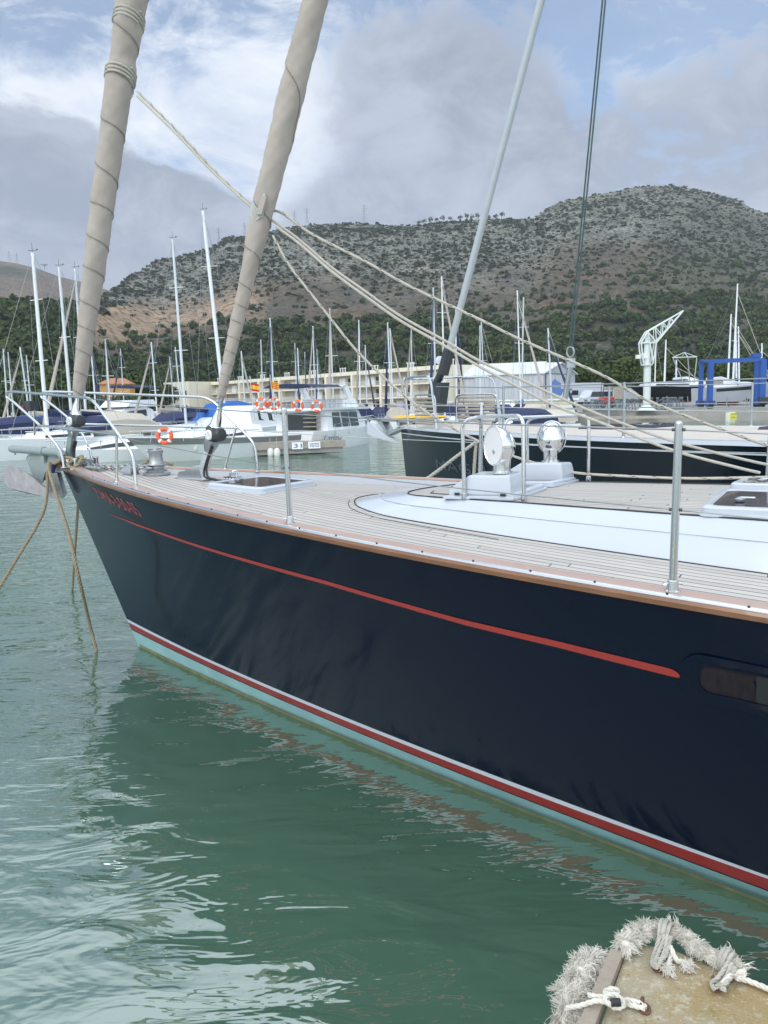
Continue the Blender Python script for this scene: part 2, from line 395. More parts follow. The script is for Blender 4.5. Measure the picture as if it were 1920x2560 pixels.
A, Rr = np.meshgrid(azs, rs); Zh = hill(A, Rr); Zh[0] = -2
XX, YY = Rr * np.sin(A), Rr * np.cos(A)
mb = MB(); n = len(azs); mb.v = list(zip(XX.ravel(), YY.ravel(), Zh.ravel()))
mb.f = [(k * n + i, k * n + i + 1, (k + 1) * n + i + 1, (k + 1) * n + i) for k in range(len(rs) - 1) for i in range(n - 1)]
hillo = single('hill', mb, GM, None, None, kind='structure', smooth=80)
tt = np.clip((Rr - RR0) / (ridge_r(A) - RR0), 0, 1.2); fz = fbm(XX / 80, YY / 80, 21, 4)
def zone(A, t, f):
    u = 960 + FPX * np.tan(A)                     # bearing expressed along the bay, used only to vary the ground cover with direction
    cliff = np.clip((700 - u) / 60, 0, 1) * np.clip((u - 180) / 60, 0, 1) * np.clip((t + f * .05 - .47) * 14, 0, 1) * np.clip((.80 - np.clip((u - 330) / 900, 0, .12) - t + f * .06) * 14, 0, 1)
    up = np.clip((t - .58 + f * .07) * 9, 0, 1)
    forest = np.clip((.37 - t + f * .06) * 12, 0, 1)
    spur = np.clip((u - 1560) / 180, 0, 1) * np.clip((.95 - t + f * .1) * 6, 0, 1)
    return u, cliff, up, forest, spur
u_, cliff, upz, forest, spur = zone(A, tt, fz)
C = SOIL[None, None] + 0 * A[..., None]
red = np.clip(fbm(XX / 35, YY / 35, 33, 3) * 1.5 - .3, 0, 1)[..., None]; C = C * (1 - red * .65) + red * .65 * np.array([.16, .068, .038])
for k, c in ((upz, GREY), (spur * .8, OLIVE), (cliff, TAN), (forest, FLOOR)): C = C * (1 - k[..., None]) + k[..., None] * c
at = hillo.data.attributes.new('ground', 'FLOAT_COLOR', 'POINT'); at.data.foreach_set('color', np.concatenate([C, (upz * (1 - forest) * (1 - cliff) * (1 - .6 * spur))[..., None]], -1).astype(np.float32).ravel())
# far left hill
FR = [(-900, 640), (-200, 632), (0, 650), (40, 656), (90, 668), (150, 690), (200, 702), (270, 722), (330, 760), (420, 830)]
fa = np.array([azel(u, v)[0] for u, v in FR]); fe = np.array([azel(u, v)[1] for u, v in FR])
azs2 = np.linspace(fa[0], fa[-1], 130); rs2 = np.linspace(1050, 1900, 60); A2, R2 = np.meshgrid(azs2, rs2); t2 = np.clip((R2 - 1050) / 550, 0, 1)
X2, Y2 = R2 * np.sin(A2), R2 * np.cos(A2); e2 = np.interp(A2, fa, fe)
Z2 = R2 * np.tan(e2 * (.55 + .45 * np.interp(t2, [0, .5, .8, 1], [0, .7, .93, 1]))) - np.clip(R2 - 1600, 0, 999) * .3 + 7 * (1 - t2 * .8) * fbm(X2 / 80, Y2 / 80, 4, 5); Z2[0] = -5
mb = MB(); n = len(azs2); mb.v = list(zip(X2.ravel(), Y2.ravel(), Z2.ravel()))
mb.f = [(k * n + i, k * n + i + 1, (k + 1) * n + i + 1, (k + 1) * n + i) for k in range(len(rs2) - 1) for i in range(n - 1)]
fo = single('far_hill', mb, GM, None, None, kind='structure', smooth=80)
C = np.array([.15, .098, .066]) + 0 * A2[..., None]; k = np.clip(fbm(X2 / 120, Y2 / 120, 5, 3) * 1.2, 0, 1)[..., None]; C = C * (1 - k) + k * np.array([.15, .12, .088])
k = np.clip((.012 - np.abs(e2 * (.55 + .45 * t2) - azel(40, 705)[1] + A2 * .12 + .05)) * 120, 0, 1)[..., None] * np.clip((azel(110, 700)[0] - A2) * 40, 0, 1)[..., None]; C = C * (1 - k) + k * FLOOR
at = fo.data.attributes.new('ground', 'FLOAT_COLOR', 'POINT'); at.data.foreach_set('color', np.concatenate([C, .15 * np.ones_like(C[..., :1])], -1).astype(np.float32).ravel())

# flat land behind the marina ------------------------------------------
# shore: left basin edge lies at about 75 m, the boatyard quay on the right at about 72 m
SHORE = [(-400, 95), (-60, 92), (-14, 96), (2, 118), (16, 118), (19, 76), (48, 70), (130, 60), (420, 40)]
mb = MB(); back_ = [(420, 260), (-400, 260)]
poly = [(x, y, 1.15) for x, y in SHORE] + [(x, y, 1.3) for x, y in back_]
mb.prism(poly, (0, 0, -3.0))
single('ground', mb, M['concrete'], None, None, kind='structure', smooth=0)

# vegetation -----------------------------------------------------------
def leaf_mat(name, a, b_, s=.35):
    m = bpy.data.materials.new(name); m.use_nodes = True; nt = m.node_tree; b = nt.nodes['Principled BSDF']
    tc = N(nt, 'ShaderNodeTexCoord'); at = N(nt, 'ShaderNodeAttribute', attribute_name='tone')
    f = math_(nt, 'ADD', math_(nt, 'MULTIPLY', noise(nt, tc.outputs['Object'], s, 3), .5), math_(nt, 'MULTIPLY', at.outputs['Fac'], .6), True)
    hv = smooth(nt, noise(nt, tc.outputs['Object'], .045, 3, .6), .38, .66); nt.links.new(mixc(nt, hv, mixc(nt, f, a, b_), mixc(nt, f, (a[0] * 1.5, a[1] * 1.25, a[2] * 1.2), (b_[0] * 1.6, b_[1] * 1.3, b_[2] * 1.2))), b.inputs['Base Color']); b.inputs['Roughness'].default_value = .8; b.inputs['Specular IOR Level'].default_value = .2
    return m
PINE = leaf_mat('pine_needles', (.011, .026, .008), (.062, .096, .028)); SCRUB = leaf_mat('scrub_leaves', (.024, .034, .019), (.066, .080, .046))
def clump_proto(nq, seed, flat=.75, q=.34):
    r = np.random.default_rng(seed); c = r.normal(size=(7, 3)); c /= np.linalg.norm(c, axis=1)[:, None]; c *= r.uniform(.25, .62, (7, 1)); c[:, 2] *= .7
    k = r.integers(0, 7, nq); d = r.normal(size=(nq, 3)); d /= np.linalg.norm(d, axis=1)[:, None]
    p = c[k] + d * r.uniform(.26, .46, (nq, 1)); p[:, 2] = p[:, 2] * flat
    nrm = d + r.normal(size=(nq, 3)) * .5; nrm /= np.linalg.norm(nrm, axis=1)[:, None]
    a = np.cross(nrm, r.normal(size=(nq, 3))); a /= np.linalg.norm(a, axis=1)[:, None]; b = np.cross(nrm, a)
    s = r.uniform(.6, 1.25, (nq, 1)) * q * .5
    V = np.stack([p - a * s - b * s * .7, p + a * s - b * s * .7, p + a * s * .6 + b * s, p - a * s * .6 + b * s], 1)
    tone = np.repeat(r.uniform(0, 1, nq) * .55 + (k % 3) * .2, 4)
    return V.reshape(-1, 3), tone
def scatter(name, m, pos, size, protos, hs=1.0, kind='stuff', label=None, cat=None):
    Vs, Ts = [], []; r = np.random.default_rng(len(pos))
    for i, (p, s) in enumerate(zip(pos, size)):
        V, T = protos[i % len(protos)]; a = r.uniform(0, 6.28); ca, sa = math.cos(a), math.sin(a); k = s * r.uniform(.85, 1.15)
        Vs.append(np.stack([V[:, 0] * ca - V[:, 1] * sa, V[:, 0] * sa + V[:, 1] * ca, V[:, 2] * hs], 1) * k + p); Ts.append(np.clip(T * .7 + r.uniform(-.15, .45), 0, 1))
    V = np.concatenate(Vs).astype(np.float32); T = np.concatenate(Ts).astype(np.float32); nq = len(V) // 4
    me = bpy.data.meshes.new(name); me.vertices.add(len(V)); me.vertices.foreach_set('co', V.ravel()); me.loops.add(nq * 4); me.loops.foreach_set('vertex_index', np.arange(nq * 4, dtype=np.int32))
    me.polygons.add(nq); me.polygons.foreach_set('loop_start', np.arange(0, nq * 4, 4, dtype=np.int32)); me.update(calc_edges=True)
    at = me.attributes.new('tone', 'FLOAT', 'POINT'); at.data.foreach_set('value', T)
    return tag(link(name, me, m), label, cat, None, kind)
big = [clump_proto(140, 40 + i, .8, .32) for i in range(6)]; small = [clump_proto(20, 60 + i, .7, .62) for i in range(8)]; mid_ = [clump_proto(60, 80 + i, .85, .5) for i in range(6)]
pos, size = [], []
r = RNG
def put(n, azr, fr, dens, smin, smax, lift, lst):
    a = r.uniform(azr[0], azr[1], n); t = r.uniform(fr[0] ** 1.3, fr[1] ** 1.3, n) ** (1 / 1.3); R = ridge_r(a); rr = RR0 + t * (R - RR0); x, y = rr * np.sin(a), rr * np.cos(a)
    f = fbm(x / 80, y / 80, 21, 4); z = hill(a, rr); keep = r.uniform(0, 1, n) < dens(a, t, f, x, y)
    s = smin * .75 + (smax * 1.25 - smin * .75) * r.uniform(0, 1, n) ** 2.4
    for i in np.nonzero(keep)[0]: lst.append(((x[i], y[i], z[i] + s[i] * lift), s[i]))
AZV = (R_(-33), R_(33))
F = []
def dforest(a, t, f, x, y):
    u, c, up, fo, sp = zone(a, t, f); left = np.clip((260 - u) / 60, 0, 1)
    edge = .40 + .06 * f + left * .9 + .10 * np.clip((u - 1500) / 300, 0, 1)
    clear = 1 - .85 * np.clip((fbm(x / 45, y / 45, 77, 3) - .55) * 4, 0, 1)
    return (t < edge) * clear
put(13000, AZV, (0.0, 1.0), dforest, 3.0, 5.0, .55, F)
scatter('forest', PINE, [p for p, s in F], [s for p, s in F], big, .95, label='dense green pine wood covering the foot of the hill behind the marina', cat='wood')
G = []
def dmid(a, t, f, x, y):
    u, c, up, fo, sp = zone(a, t, f); patch = np.clip(fbm(x / 55, y / 55, 91, 4) * 1.3 + .25, 0.06, 1)
    band = np.clip((u - 900) / 250, 0, 1) * np.clip((1750 - u) / 100, 0, 1) * np.clip(1 - np.abs(t - .50) / .1, 0, 1)
    return np.clip(patch * .75 + band * .8 + sp * .5, 0, 1) * (t > .3) * (t < .64 + .05 * f) * (1 - c * .8) * (u > 230)
put(6000, AZV, (.2, .7), dmid, 1.7, 3.4, .45, G)
scatter('hillside_pines', PINE, [p for p, s in G], [s for p, s in G], mid_, 1.15, label='young dark green pines scattered over the brown terraced slope', cat='bushes')
S = []
def dup_(a, t, f, x, y):
    u, c, up, fo, sp = zone(a, t, f); return (.30 + .5 * np.clip(fbm(x / 28, y / 28, 51, 4) + .35, 0, 1)) * (1 - c * .93) * (u > 230) * np.clip((t - .5) * 6, 0, 1)
put(34000, AZV, (.48, 1.02), dup_, 1.2, 3.1, .2, S)
put(2500, (azel(1500, 0)[0], AZV[1]), (.25, .9), lambda a, t, f, x, y: .7 * (zone(a, t, f)[4] > .3), 1.4, 2.8, .25, S)
scatter('hillside_scrub', SCRUB, [p for p, s in S], [s for p, s in S], small, .8, label='low grey green scrub dotted over the rocky upper hillside', cat='scrub')

# trees that stand apart: front edge of the wood and the crest -----------
def tree(name, x, y, h, w, seed, label, group, m=PINE, crownf=.55, nq=260, q=.26):
    z = float(Hxy(np.array(x), np.array(y))) if math.hypot(x, y) > RR0 else 1.2
    z = min(z, 400); T = Thing(name, label, 'tree', (x, y, z - .1), group); rr = random.Random(seed)
    mb = MB(); lean = rr.uniform(-.06, .06) * h
    mb.tube([(x, y, z - .3), (x + lean * .4, y, z + h * .35), (x + lean, y, z + h * .8)], [.045 * h * .7, .035 * h * .7, .012 * h], 7)
    for k in range(4):
        a = rr.uniform(0, 6.28); zz_ = z + h * rr.uniform(.35, .6); mb.tube([(x + lean * .5, y, zz_), (x + math.cos(a) * w * .3, y + math.sin(a) * w * .3, zz_ + h * .14)], [.016 * h, .006 * h], 5)
    T.part('trunk', mb, M['bark'])
    V, Tn = clump_proto(nq, seed, 1.0, q); V = V * np.array([w * .62, w * .62, h * crownf * .62]) + np.array([x + lean * .6, y, z + h * (1 - crownf * .52)])
    me = bpy.data.meshes.new('crown'); V = V - np.array(T.base); q = len(V) // 4
    me.from_pydata(V.tolist(), [], [(4 * i, 4 * i + 1, 4 * i + 2, 4 * i + 3) for i in range(q)]); at = me.attributes.new('tone', 'FLOAT', 'POINT'); at.data.foreach_set('value', np.clip(Tn * .7 + rr.uniform(0, .4), 0, 1).astype(np.float32))
    link('crown', me, m, T.o); return T
k = 0
for u in list(range(-40, 420, 34)) + list(range(1210, 1960, 36)):
    D = random.uniform(150, 195); p = atd(u + random.uniform(-12, 12), 1000, D); h = random.uniform(7.5, 11.5)
    tree('pine_tree', p.x, p.y, h, h * random.uniform(.75, 1.0), 100 + k, 'bushy green pine at the front edge of the wood, ' + ('behind the left boats' if u < 600 else 'behind the boatyard'), 'pines behind the left boats' if u < 600 else 'pines behind the boatyard', crownf=.8, nq=1500, q=.125); k += 1
for i, u in enumerate([1046, 1060, 1075, 1092, 1108, 1126, 1150, 1166, 1180, 1196, 1222, 1238, 1254]):
    a, _ = azel(u, 550); rr_ = float(ridge_r(a)) - 6; tree('crest_tree', rr_ * math.sin(a), rr_ * math.cos(a), 6.5 + (i * 7 % 5) * .9, 7, 300 + i, 'small dark tree standing in the row on the hill crest against the sky', 'row of trees on the hill crest', crownf=.75, nq=70)
tree('lone_tree', *[(lambda a: (1590 * math.sin(a), 1590 * math.cos(a)))(azel(111, 668)[0])][0], 12, 12, 333, 'lone umbrella shaped tree on the far left ridge', None, crownf=.4, nq=60).o.location.z = float(1590 * math.tan(azel(111, 672)[1]))

# pylons on the crest ------------------------------------------------------
def pylon(u, vb, vt, R, words):
    a, e = azel(u, vb); x, y, z = R * math.sin(a), R * math.cos(a), CAM_H + R * math.tan(e); h = (vb - vt) / FPX * R * 1.05
    T = Thing('electricity_pylon', words, 'pylon', (x, y, z), 'electricity pylons on the ridge'); mb = MB(); w = h * .09
    def leg(k, s): return (x + (1 if k in (0, 1) else -1) * w * s, y + (1 if k in (0, 2) else -1) * w * s, 0)
    lv = [0, .25, .45, .62, .78, 1.0]; sc = [1, .7, .48, .33, .24, .08]
    for k in range(4): mb.tube([(leg(k, s)[0], leg(k, s)[1], z - .5 + h * l) for l, s in zip(lv, sc)], h * .006, 4)
    for i in range(5):
        for (p, q) in ((0, 1), (1, 3), (3, 2), (2, 0)):
            A_, B_ = leg(p, sc[i]), leg(q, sc[i + 1]); mb.tube([(A_[0], A_[1], z + h * lv[i]), (B_[0], B_[1], z + h * lv[i + 1])], h * .005, 4)
    T.part('tower', mb, M['pylon'])
    for l, s in ((.66, .17), (.78, .21), (.9, .15)):
        mb = MB(); mb.tube([(x - h * s, y, z + h * l), (x, y, z + h * (l + .02)), (x + h * s, y, z + h * l)], h * .008, 4); T.part('crossarm', mb, M['pylon'])
for u, vb, vt, R, w in [(24, 652, 632, 1590, 'grey lattice pylon at the left end of the far ridge'), (43, 660, 636, 1590, 'larger grey lattice pylon on the far left ridge beside a smaller one'), (548, 609, 574, 960, 'lattice pylon lowest on the slope left of the staysail'), (612, 590, 560, 960, 'lattice pylon on the crest just left of the staysail'), (737, 562, 531, 960, 'left pylon of the pair right of the staysail on the crest'), (768, 558, 524, 960, 'right pylon of the pair right of the staysail on the crest'), (911, 556, 517, 960, 'tall lattice pylon alone on the middle of the crest')]: pylon(u, vb, vt, R, w)
# haze ------------------------------------------------------------------------
mb = MB(); mb.box((0, 850, 210), (3600, 2200, 428))
hz = bpy.data.materials.new('haze_air'); hz.use_nodes = True; nt = hz.node_tree; nt.nodes.clear(); o_ = N(nt, 'ShaderNodeOutputMaterial'); pv = N(nt, 'ShaderNodeVolumePrincipled')
pv.inputs['Color'].default_value = (.80, .88, 1, 1); pv.inputs['Density'].default_value = .00013; nt.links.new(pv.outputs[0], o_.inputs['Volume'])
single('haze', mb, hz, None, None, kind='stuff', smooth=0)
# ================================================================== the blue yacht
class Hull:
    def __init__(s, S, phi, zb, z1, z2, B, p, L, ovh, wB, wp, wL, aft):
        s.S = Vector(S); a = R_(phi); s.c = Vector((math.cos(a), -math.sin(a))); s.n = Vector((-math.sin(a), -math.cos(a))); s.__dict__.update(zb=zb, z1=z1, z2=z2, B=B, p=p, L=L, ovh=ovh, wB=wB, wp=wp, wL=wL, aft=aft)
    def P(s, a, y, z): q = s.S + s.c * a + s.n * y; return Vector((q.x, q.y, z))
    def zs(s, a): a = max(a, 0); return s.zb + s.z1 * a + s.z2 * a * a
    def hb(s, a): return s.B * (1 - max(0, min(1, 1 - a / s.L)) ** s.p) * (1 - max(0, (a - s.L) / 30))
    def wb(s, a): return s.wB * (1 - max(0, min(1, 1 - a / s.wL)) ** s.wp) * (1 - max(0, (a - s.L) / 26))
    def hull(s, g, t, side=1, off=0.0):
        t2 = min(t, 1.0); y = (1 - t2) * s.hb(g) + t2 * s.wb(g)
        if t > 1: y *= max(0, 1 - (t - 1) * 1.2)
        y = y + off * .93
        return s.P(g + s.ovh * t, side * y, s.zs(g) * (1 - t) - off * .25)
    def t_at(s, g, z): return 1 - z / s.zs(g)
    def inv(s, w):                      # world -> boat (a, y)
        e = Vector((w.x, w.y)) - s.S; return e.dot(s.c), e.dot(s.n)
H = Hull((-3.3704, 8.0326), 32.1785, 1.803, -.0486, .001, 1.9187, 2.3799, 9.5361, 1.0201, 1.7446, 1.8634, 11.1938, 14.5)
def by(u, v, y):                        # the point of the yacht's fore-and-aft plane at offset y that pixel (u, v) shows
    q = ray(u, v); t = (y + H.S.dot(H.n)) / Vector((q.x, q.y)).dot(H.n); return Vector((q.x * t, q.y * t, CAM_H + q.z * t))
GS = [0, .02, .05, .09, .15, .22, .3, .4, .5, .6, .72, .85, 1.0] + [1.15 + .17 * i for i in range(48)] + [9.6, 10.2, 11, 12.2, 13.4, 14.5]
def lerp(tab, x): return float(np.interp(x, [a for a, b in tab], [b for a, b in tab]))
ZW = [(0, .262), (1.5, .235), (4.9, .205), (6, .190), (14, .19)]; ZR = [(0, .230), (1.5, .205), (4.9, .172), (6, .172), (14, .172)]
ZB = [(0, .164), (4.9, .112), (6, .101), (14, .1)]; ZA = [(0, .155), (4.9, .104), (6, .093), (14, .092)]
Y = Thing('sailing_yacht', 'large navy blue sailing yacht with teak deck and red cove line, nearest the camera', 'yacht', H.P(6, 0, 0))
def strip(top, bot, nt_, off=0.0):
    mb = MB()
    for side in (1, -1):
        rows = []
        for k in range(nt_ + 1):
            rows.append([H.hull(g, (lambda a, b: a + (b - a) * k / nt_)(top(g), bot(g)), side, off) for g in GS])
        mb.grid(rows if side == -1 else [r[::-1] for r in rows])
    return mb
mb = strip(lambda g: 0.0, lambda g: H.t_at(g, lerp(ZW, g)), 10)
g = GS[-1]; mb.add([H.hull(g, 0, 1), H.hull(g, 1, 1), H.hull(g, 1, -1), H.hull(g, 0, -1)], [(0, 1, 2, 3)])
hullo = Y.part('hull', mb, M['navyhull'], smooth=60)
Y.part('boot_stripe', strip(lambda g: H.t_at(g, lerp(ZW, g)), lambda g: H.t_at(g, lerp(ZR, g)), 1), M['stripewhite'], hullo)
Y.part('boot_stripe', strip(lambda g: H.t_at(g, lerp(ZR, g)), lambda g: H.t_at(g, lerp(ZB, g)), 1), M['stripered'], hullo, label='broad red stripe just above the waterline')
Y.part('stripe_gap', strip(lambda g: H.t_at(g, lerp(ZB, g)), lambda g: H.t_at(g, lerp(ZA, g)), 1), M['navyhull'], hullo)
Y.part('antifouling', strip(lambda g: H.t_at(g, lerp(ZA, g)), lambda g: 1.35, 3), M['antifoul'], hullo)
# weed line at the waterline
mb = MB()
for side in (1,): mb.grid([[H.hull(g, H.t_at(g, z), side, .003) for g in np.linspace(.05, 9, 60)] for z in (.03, -.02)])
Y.part('weed_line', mb, mat('slimy_weed', (.16, .17, .085), .8, 0, .35, 14), hullo)
# cove line
for side in (1, -1):
    mb = MB(); gs = list(np.linspace(1.12, 6.22, 70)) + [6.235, 6.25, 6.26, 6.267, 6.27]; a_, b_ = [], []
    for g in gs:
        tcn = lerp([(1.12, .183), (2.7, .193), (4.2, .198), (5.2, .222), (5.7, .222), (6.27, .232)], g); w = lerp([(1.12, .0006), (1.7, .006), (3, .0076), (5, .0098), (6.22, .0132), (6.235, .0127), (6.25, .0122), (6.26, .0098), (6.267, .0065), (6.27, .002)], g)
        a_.append(H.hull(g, tcn - w, side, .0035)); b_.append(H.hull(g, tcn + w, side, .0035))
    mb.grid([b_, a_] if side == 1 else [a_, b_]); Y.part('cove_line', mb, M['covered'], hullo)
# registration
def text_mesh(txt, size=1.0, shear=0.0):
    cu = bpy.data.curves.new('lettering', 'FONT'); cu.body = txt; cu.size = size; cu.shear = shear; o = bpy.data.objects.new('lettering', cu); COL.objects.link(o)
    dg = bpy.context.evaluated_depsgraph_get(); me = bpy.data.meshes.new_from_object(o.evaluated_get(dg)); bpy.data.objects.remove(o); return me
def lettering(name, txt, fn, m, parent, base, shear=0.0):
    me = text_mesh(txt, 1.0, shear); co = [v.co.copy() for v in me.vertices]; x1 = max(c.x for c in co); y1 = max(c.y for c in co); b = Vector(base)
    for v, c in zip(me.vertices, co): v.co = fn(c.x / x1, c.y / y1) - b
    me.name = name; return link(name, me, m, parent)
lettering('registration_number', '7ª-MA-3-50-05', lambda x, y: H.hull(1.06 + x * .97 - y * .035, lerp([(0, .112), (1, .127)], x) - y * .062 + .0, 1, .004), M['letters'], hullo, Y.base, -.12)
# portlights
def rrect(g0, g1, t0, t1, rg, k=6):
    rt = rg / 1.45; pts = []
    for (cx, cy, a0) in ((g1 - rg, t1 - rt, 0), (g0 + rg, t1 - rt, 90), (g0 + rg, t0 + rt, 180), (g1 - rg, t0 + rt, 270)):
        for j in range(k + 1):
            a = R_(a0 + 90 * j / k); pts.append((cx + rg * math.cos(a), cy + rt * math.sin(a)))
    return pts
PL = mat('portlight_curtain', (.021, .017, .021), .5, 0, .45, 9, stretch=(4, 4, .3), spec=.15)
for side in (1, -1):
    r0 = rrect(6.27, 7.72, .150, .308, .10); r1 = rrect(6.31, 7.68, .172, .286, .075); r2 = rrect(6.35, 7.64, .180, .268, .05)
    def rp(r, o): return [H.hull(a + .24 - H.ovh * b, b, side, o) for a, b in r]
    mb = MB(); mb.rings([rp(r0, .001), rp(r0, .010), rp(r1, .012), rp(r1, .003)], False); f = Y.part('portlight', mb, M['navyhull'], hullo)
    mb = MB(); mb.rings([rp(r1, .011), rp(r1, .0135), rp(r2, .012), rp(r2, .004)], False); Y.part('portlight_frame', mb, M['navyhull'], hullo)
    mb = MB(); q = rp(r2, .0045); mb.add(q, [tuple(range(len(q)))]); Y.part('portlight_pane', mb, PL, hullo)
    for g0, g1 in ((6.57, 6.77), (7.2, 7.4)):
        mb = MB(); q = rp(((g0, .182), (g1, .182), (g1, .266), (g0, .266)), .0065); mb.add(q, [(0, 1, 2, 3)]); Y.part('portlight_pane', mb, M['rubber'], hullo, label='dark gap between the curtains')
# deck ---------------------------------------------------------------------------
def plank_mat(name, bw=2.6, rowh=.055, caulk=.0034, c1=(.44, .415, .39), c2=(.53, .505, .475)):
    m = bpy.data.materials.new(name); m.use_nodes = True; nt = m.node_tree; b = nt.nodes['Principled BSDF']
    uvn = N(nt, 'ShaderNodeUVMap'); br = N(nt, 'ShaderNodeTexBrick'); sp_ = N(nt, 'ShaderNodeSeparateXYZ'); nt.links.new(uvn.outputs[0], sp_.inputs[0]); wn = N(nt, 'ShaderNodeTexWhiteNoise', noise_dimensions='1D'); nt.links.new(math_(nt, 'FLOOR', math_(nt, 'DIVIDE', sp_.outputs[1], rowh)), wn.inputs['W']); cb_ = N(nt, 'ShaderNodeCombineXYZ'); nt.links.new(math_(nt, 'ADD', sp_.outputs[0], math_(nt, 'MULTIPLY', wn.outputs['Value'], bw * 3)), cb_.inputs[0]); nt.links.new(sp_.outputs[1], cb_.inputs[1]); nt.links.new(cb_.outputs[0], br.inputs['Vector']); br.offset = 0
    for k_, v_ in (('Scale', 1.0), ('Mortar Size', caulk), ('Mortar Smooth', .1), ('Bias', 0.0), ('Brick Width', bw), ('Row Height', rowh)): br.inputs[k_].default_value = v_
    br.inputs['Color1'].default_value = (*c1, 1); br.inputs['Color2'].default_value = (*c2, 1); br.inputs['Mortar'].default_value = (.035, .033, .033, 1)
    g_ = noise(nt, mapping(nt, uvn.outputs[0], (3, 60, 1)), 1.5, 5, .6); st = noise(nt, uvn.outputs[0], 1.3, 4, .6)
    c = mixc(nt, 1.0, br.outputs['Color'], mixc(nt, g_, (.86, .84, .82), (1.1, 1.1, 1.1)), 'MULTIPLY'); c = mixc(nt, 1.0, c, mixc(nt, st, (.88, .88, .9), (1.08, 1.06, 1.04)), 'MULTIPLY')
    nt.links.new(c, b.inputs['Base Color']); b.inputs['Roughness'].default_value = .62; b.inputs['Specular IOR Level'].default_value = .35
    bp = N(nt, 'ShaderNodeBump'); bp.inputs['Strength'].default_value = .4; bp.inputs['Distance'].default_value = .003; bp.invert = True; nt.links.new(br.outputs['Fac'], bp.inputs['Height']); nt.links.new(bp.outputs[0], b.inputs['Normal'])
    return m
TEAK = plank_mat('teak_planks')
BUL = .072
def zdeck(a, y):
    h = max(H.hb(a), .05); return H.zs(a) - BUL + .078 * max(0, 1 - (y / h) ** 2)
rows, uvs = [], []
gs = [0.02 + i * .12 for i in range(120)]; qs = np.linspace(-1, 1, 25)
for g in gs:
    h = max(H.hb(g) - .06, .004); rows.append([H.P(g, q * h, zdeck(g, q * h)) for q in qs]); uvs += [(g, (1 - abs(q)) * h + .0) for q in qs]
mb = MB(); mb.grid(rows); Y.part('deck', mb, TEAK, uv=uvs, smooth=60)
def sweep(prof, side, g0=.0, g1=14.4, k=90):      # a moulding along the deck edge; prof = (out from the edge, up from the sheer)
    mb = MB(); rs_ = []
    for g in [g0 + (g1 - g0) * (i / k) ** 1.25 for i in range(k + 1)]:
        e = 1e-3; d = Vector((1, (H.hb(g + e) - H.hb(g)) / e)).normalized(); nx, ny = -d.y, d.x
        rs_.append([H.P(g + nx * o, side * max(H.hb(g) + ny * o, .004), H.zs(g) + z) for o, z in prof])
    return mb.rings(rs_)
for side in (1, -1):
    Y.part('toe_rail', sweep([(-.098, .012), (-.092, .030), (-.055, .027), (-.013, .019), (-.013, -.02), (-.094, .004)], side), M['capwood'] if side > 0 else M['varnish'])
    Y.part('bulwark', sweep([(-.097, -.085), (-.097, .008), (-.07, .008), (-.07, -.085)], side, .12), M['white'])
    s_ = Y.part('rubbing_strip', sweep([(-.012, -.01), (-.012, .021), (-.006, .024), (.002, .020), (.006, .012), (.006, .009), (-.005, -.01)], side), M['steel'])
    Y.part('rub_rail', sweep([(-.02, -.026), (-.02, .0085), (.010, .0085), (.016, -.004), (.011, -.026)], side), M['varnish'])
mb = MB()
for i in range(26):
    g = 1.2 + i * .31; mb.ball(H.P(g, H.hb(g) - .004, H.zs(g) + .025), (.006, .006, .004), 6, 4)
Y.part('screws', mb, M['rubber'])
# stem cap of varnished wood
mb = MB(); mb.prism([H.P(a, y, 1.80) for a, y in ((-.13, -.05), (-.13, .05), (.16, .13), (.16, -.13))], (0, 0, .035)); Y.part('stem_cap', mb, M['varnish'])
# coachroof -----------------------------------------------------------------------
BASE = [(3.80, .0), (3.82, .14), (3.90, .28), (4.02, .42), (4.20, .54), (4.42, .635), (4.8, .72), (5.34, .82), (5.93, .895), (6.4, .95), (6.9, 1.0), (7.6, 1.05), (8.6, 1.10), (10.5, 1.12), (12.5, 1.05)]
TOP = [(4.28, .0), (4.29, .10), (4.32, .20), (4.38, .30), (4.48, .40), (4.62, .48), (4.85, .555), (5.34, .645), (5.93, .735), (6.4, .80), (6.9, .85), (7.6, .90), (8.6, .95), (10.4, .97), (12.3, .9)]
def ztop(a, y=0.0): return lerp([(4.2, 1.700), (4.6, 1.714), (5.3, 1.727), (6.4, 1.735), (8, 1.74), (12, 1.73)], a) + .030 * (1 - min(1, abs(y) / .9) ** 2) * min(1, max(0, (a - 4.1) / .8))
rings = []
for f, bulge in ((0, 0), (.15, .01), (.5, .02), (.56, .017), (.9, .012), (1, 0)):
    r_ = []
    for side in (1, -1):
        seq = list(zip(BASE, TOP))
        for (b, t) in (seq if side == 1 else seq[:0:-1]):
            a = b[0] + (t[0] - b[0]) * f; y = side * (b[1] + (t[1] - b[1]) * f); z0 = zdeck(b[0], b[1]) - .004; z1 = ztop(t[0], t[1])
            ff = f + (.10 * math.sin(math.pi * f)); r_.append(H.P(a, y, z0 + (z1 - z0) * min(ff, 1)))
    rings.append(r_)
mb = MB(); mb.rings(rings, False); cr_ = Y.part('coachroof', mb, M['white'], smooth=50)
mb = MB(); bead = []
for side in (-1, 1):
    q_ = [(b[0] + (t[0] - b[0]) * .5, side * (b[1] + (t[1] - b[1]) * .5), zdeck(*b) + (ztop(*t) - zdeck(*b)) * .605) for b, t in zip(BASE, TOP)]; bead += (q_[::-1] if side == -1 else q_[1:])
mb.tube(catmull([H.P(a, y, z) for a, y, z in bead], 4), .0032, 8); Y.part('crease_highlight', mb, M['white'], cr_)  # raised bead added to give the highlight along the coachroof crease
mb = MB(); rowsT, uvT = [], []
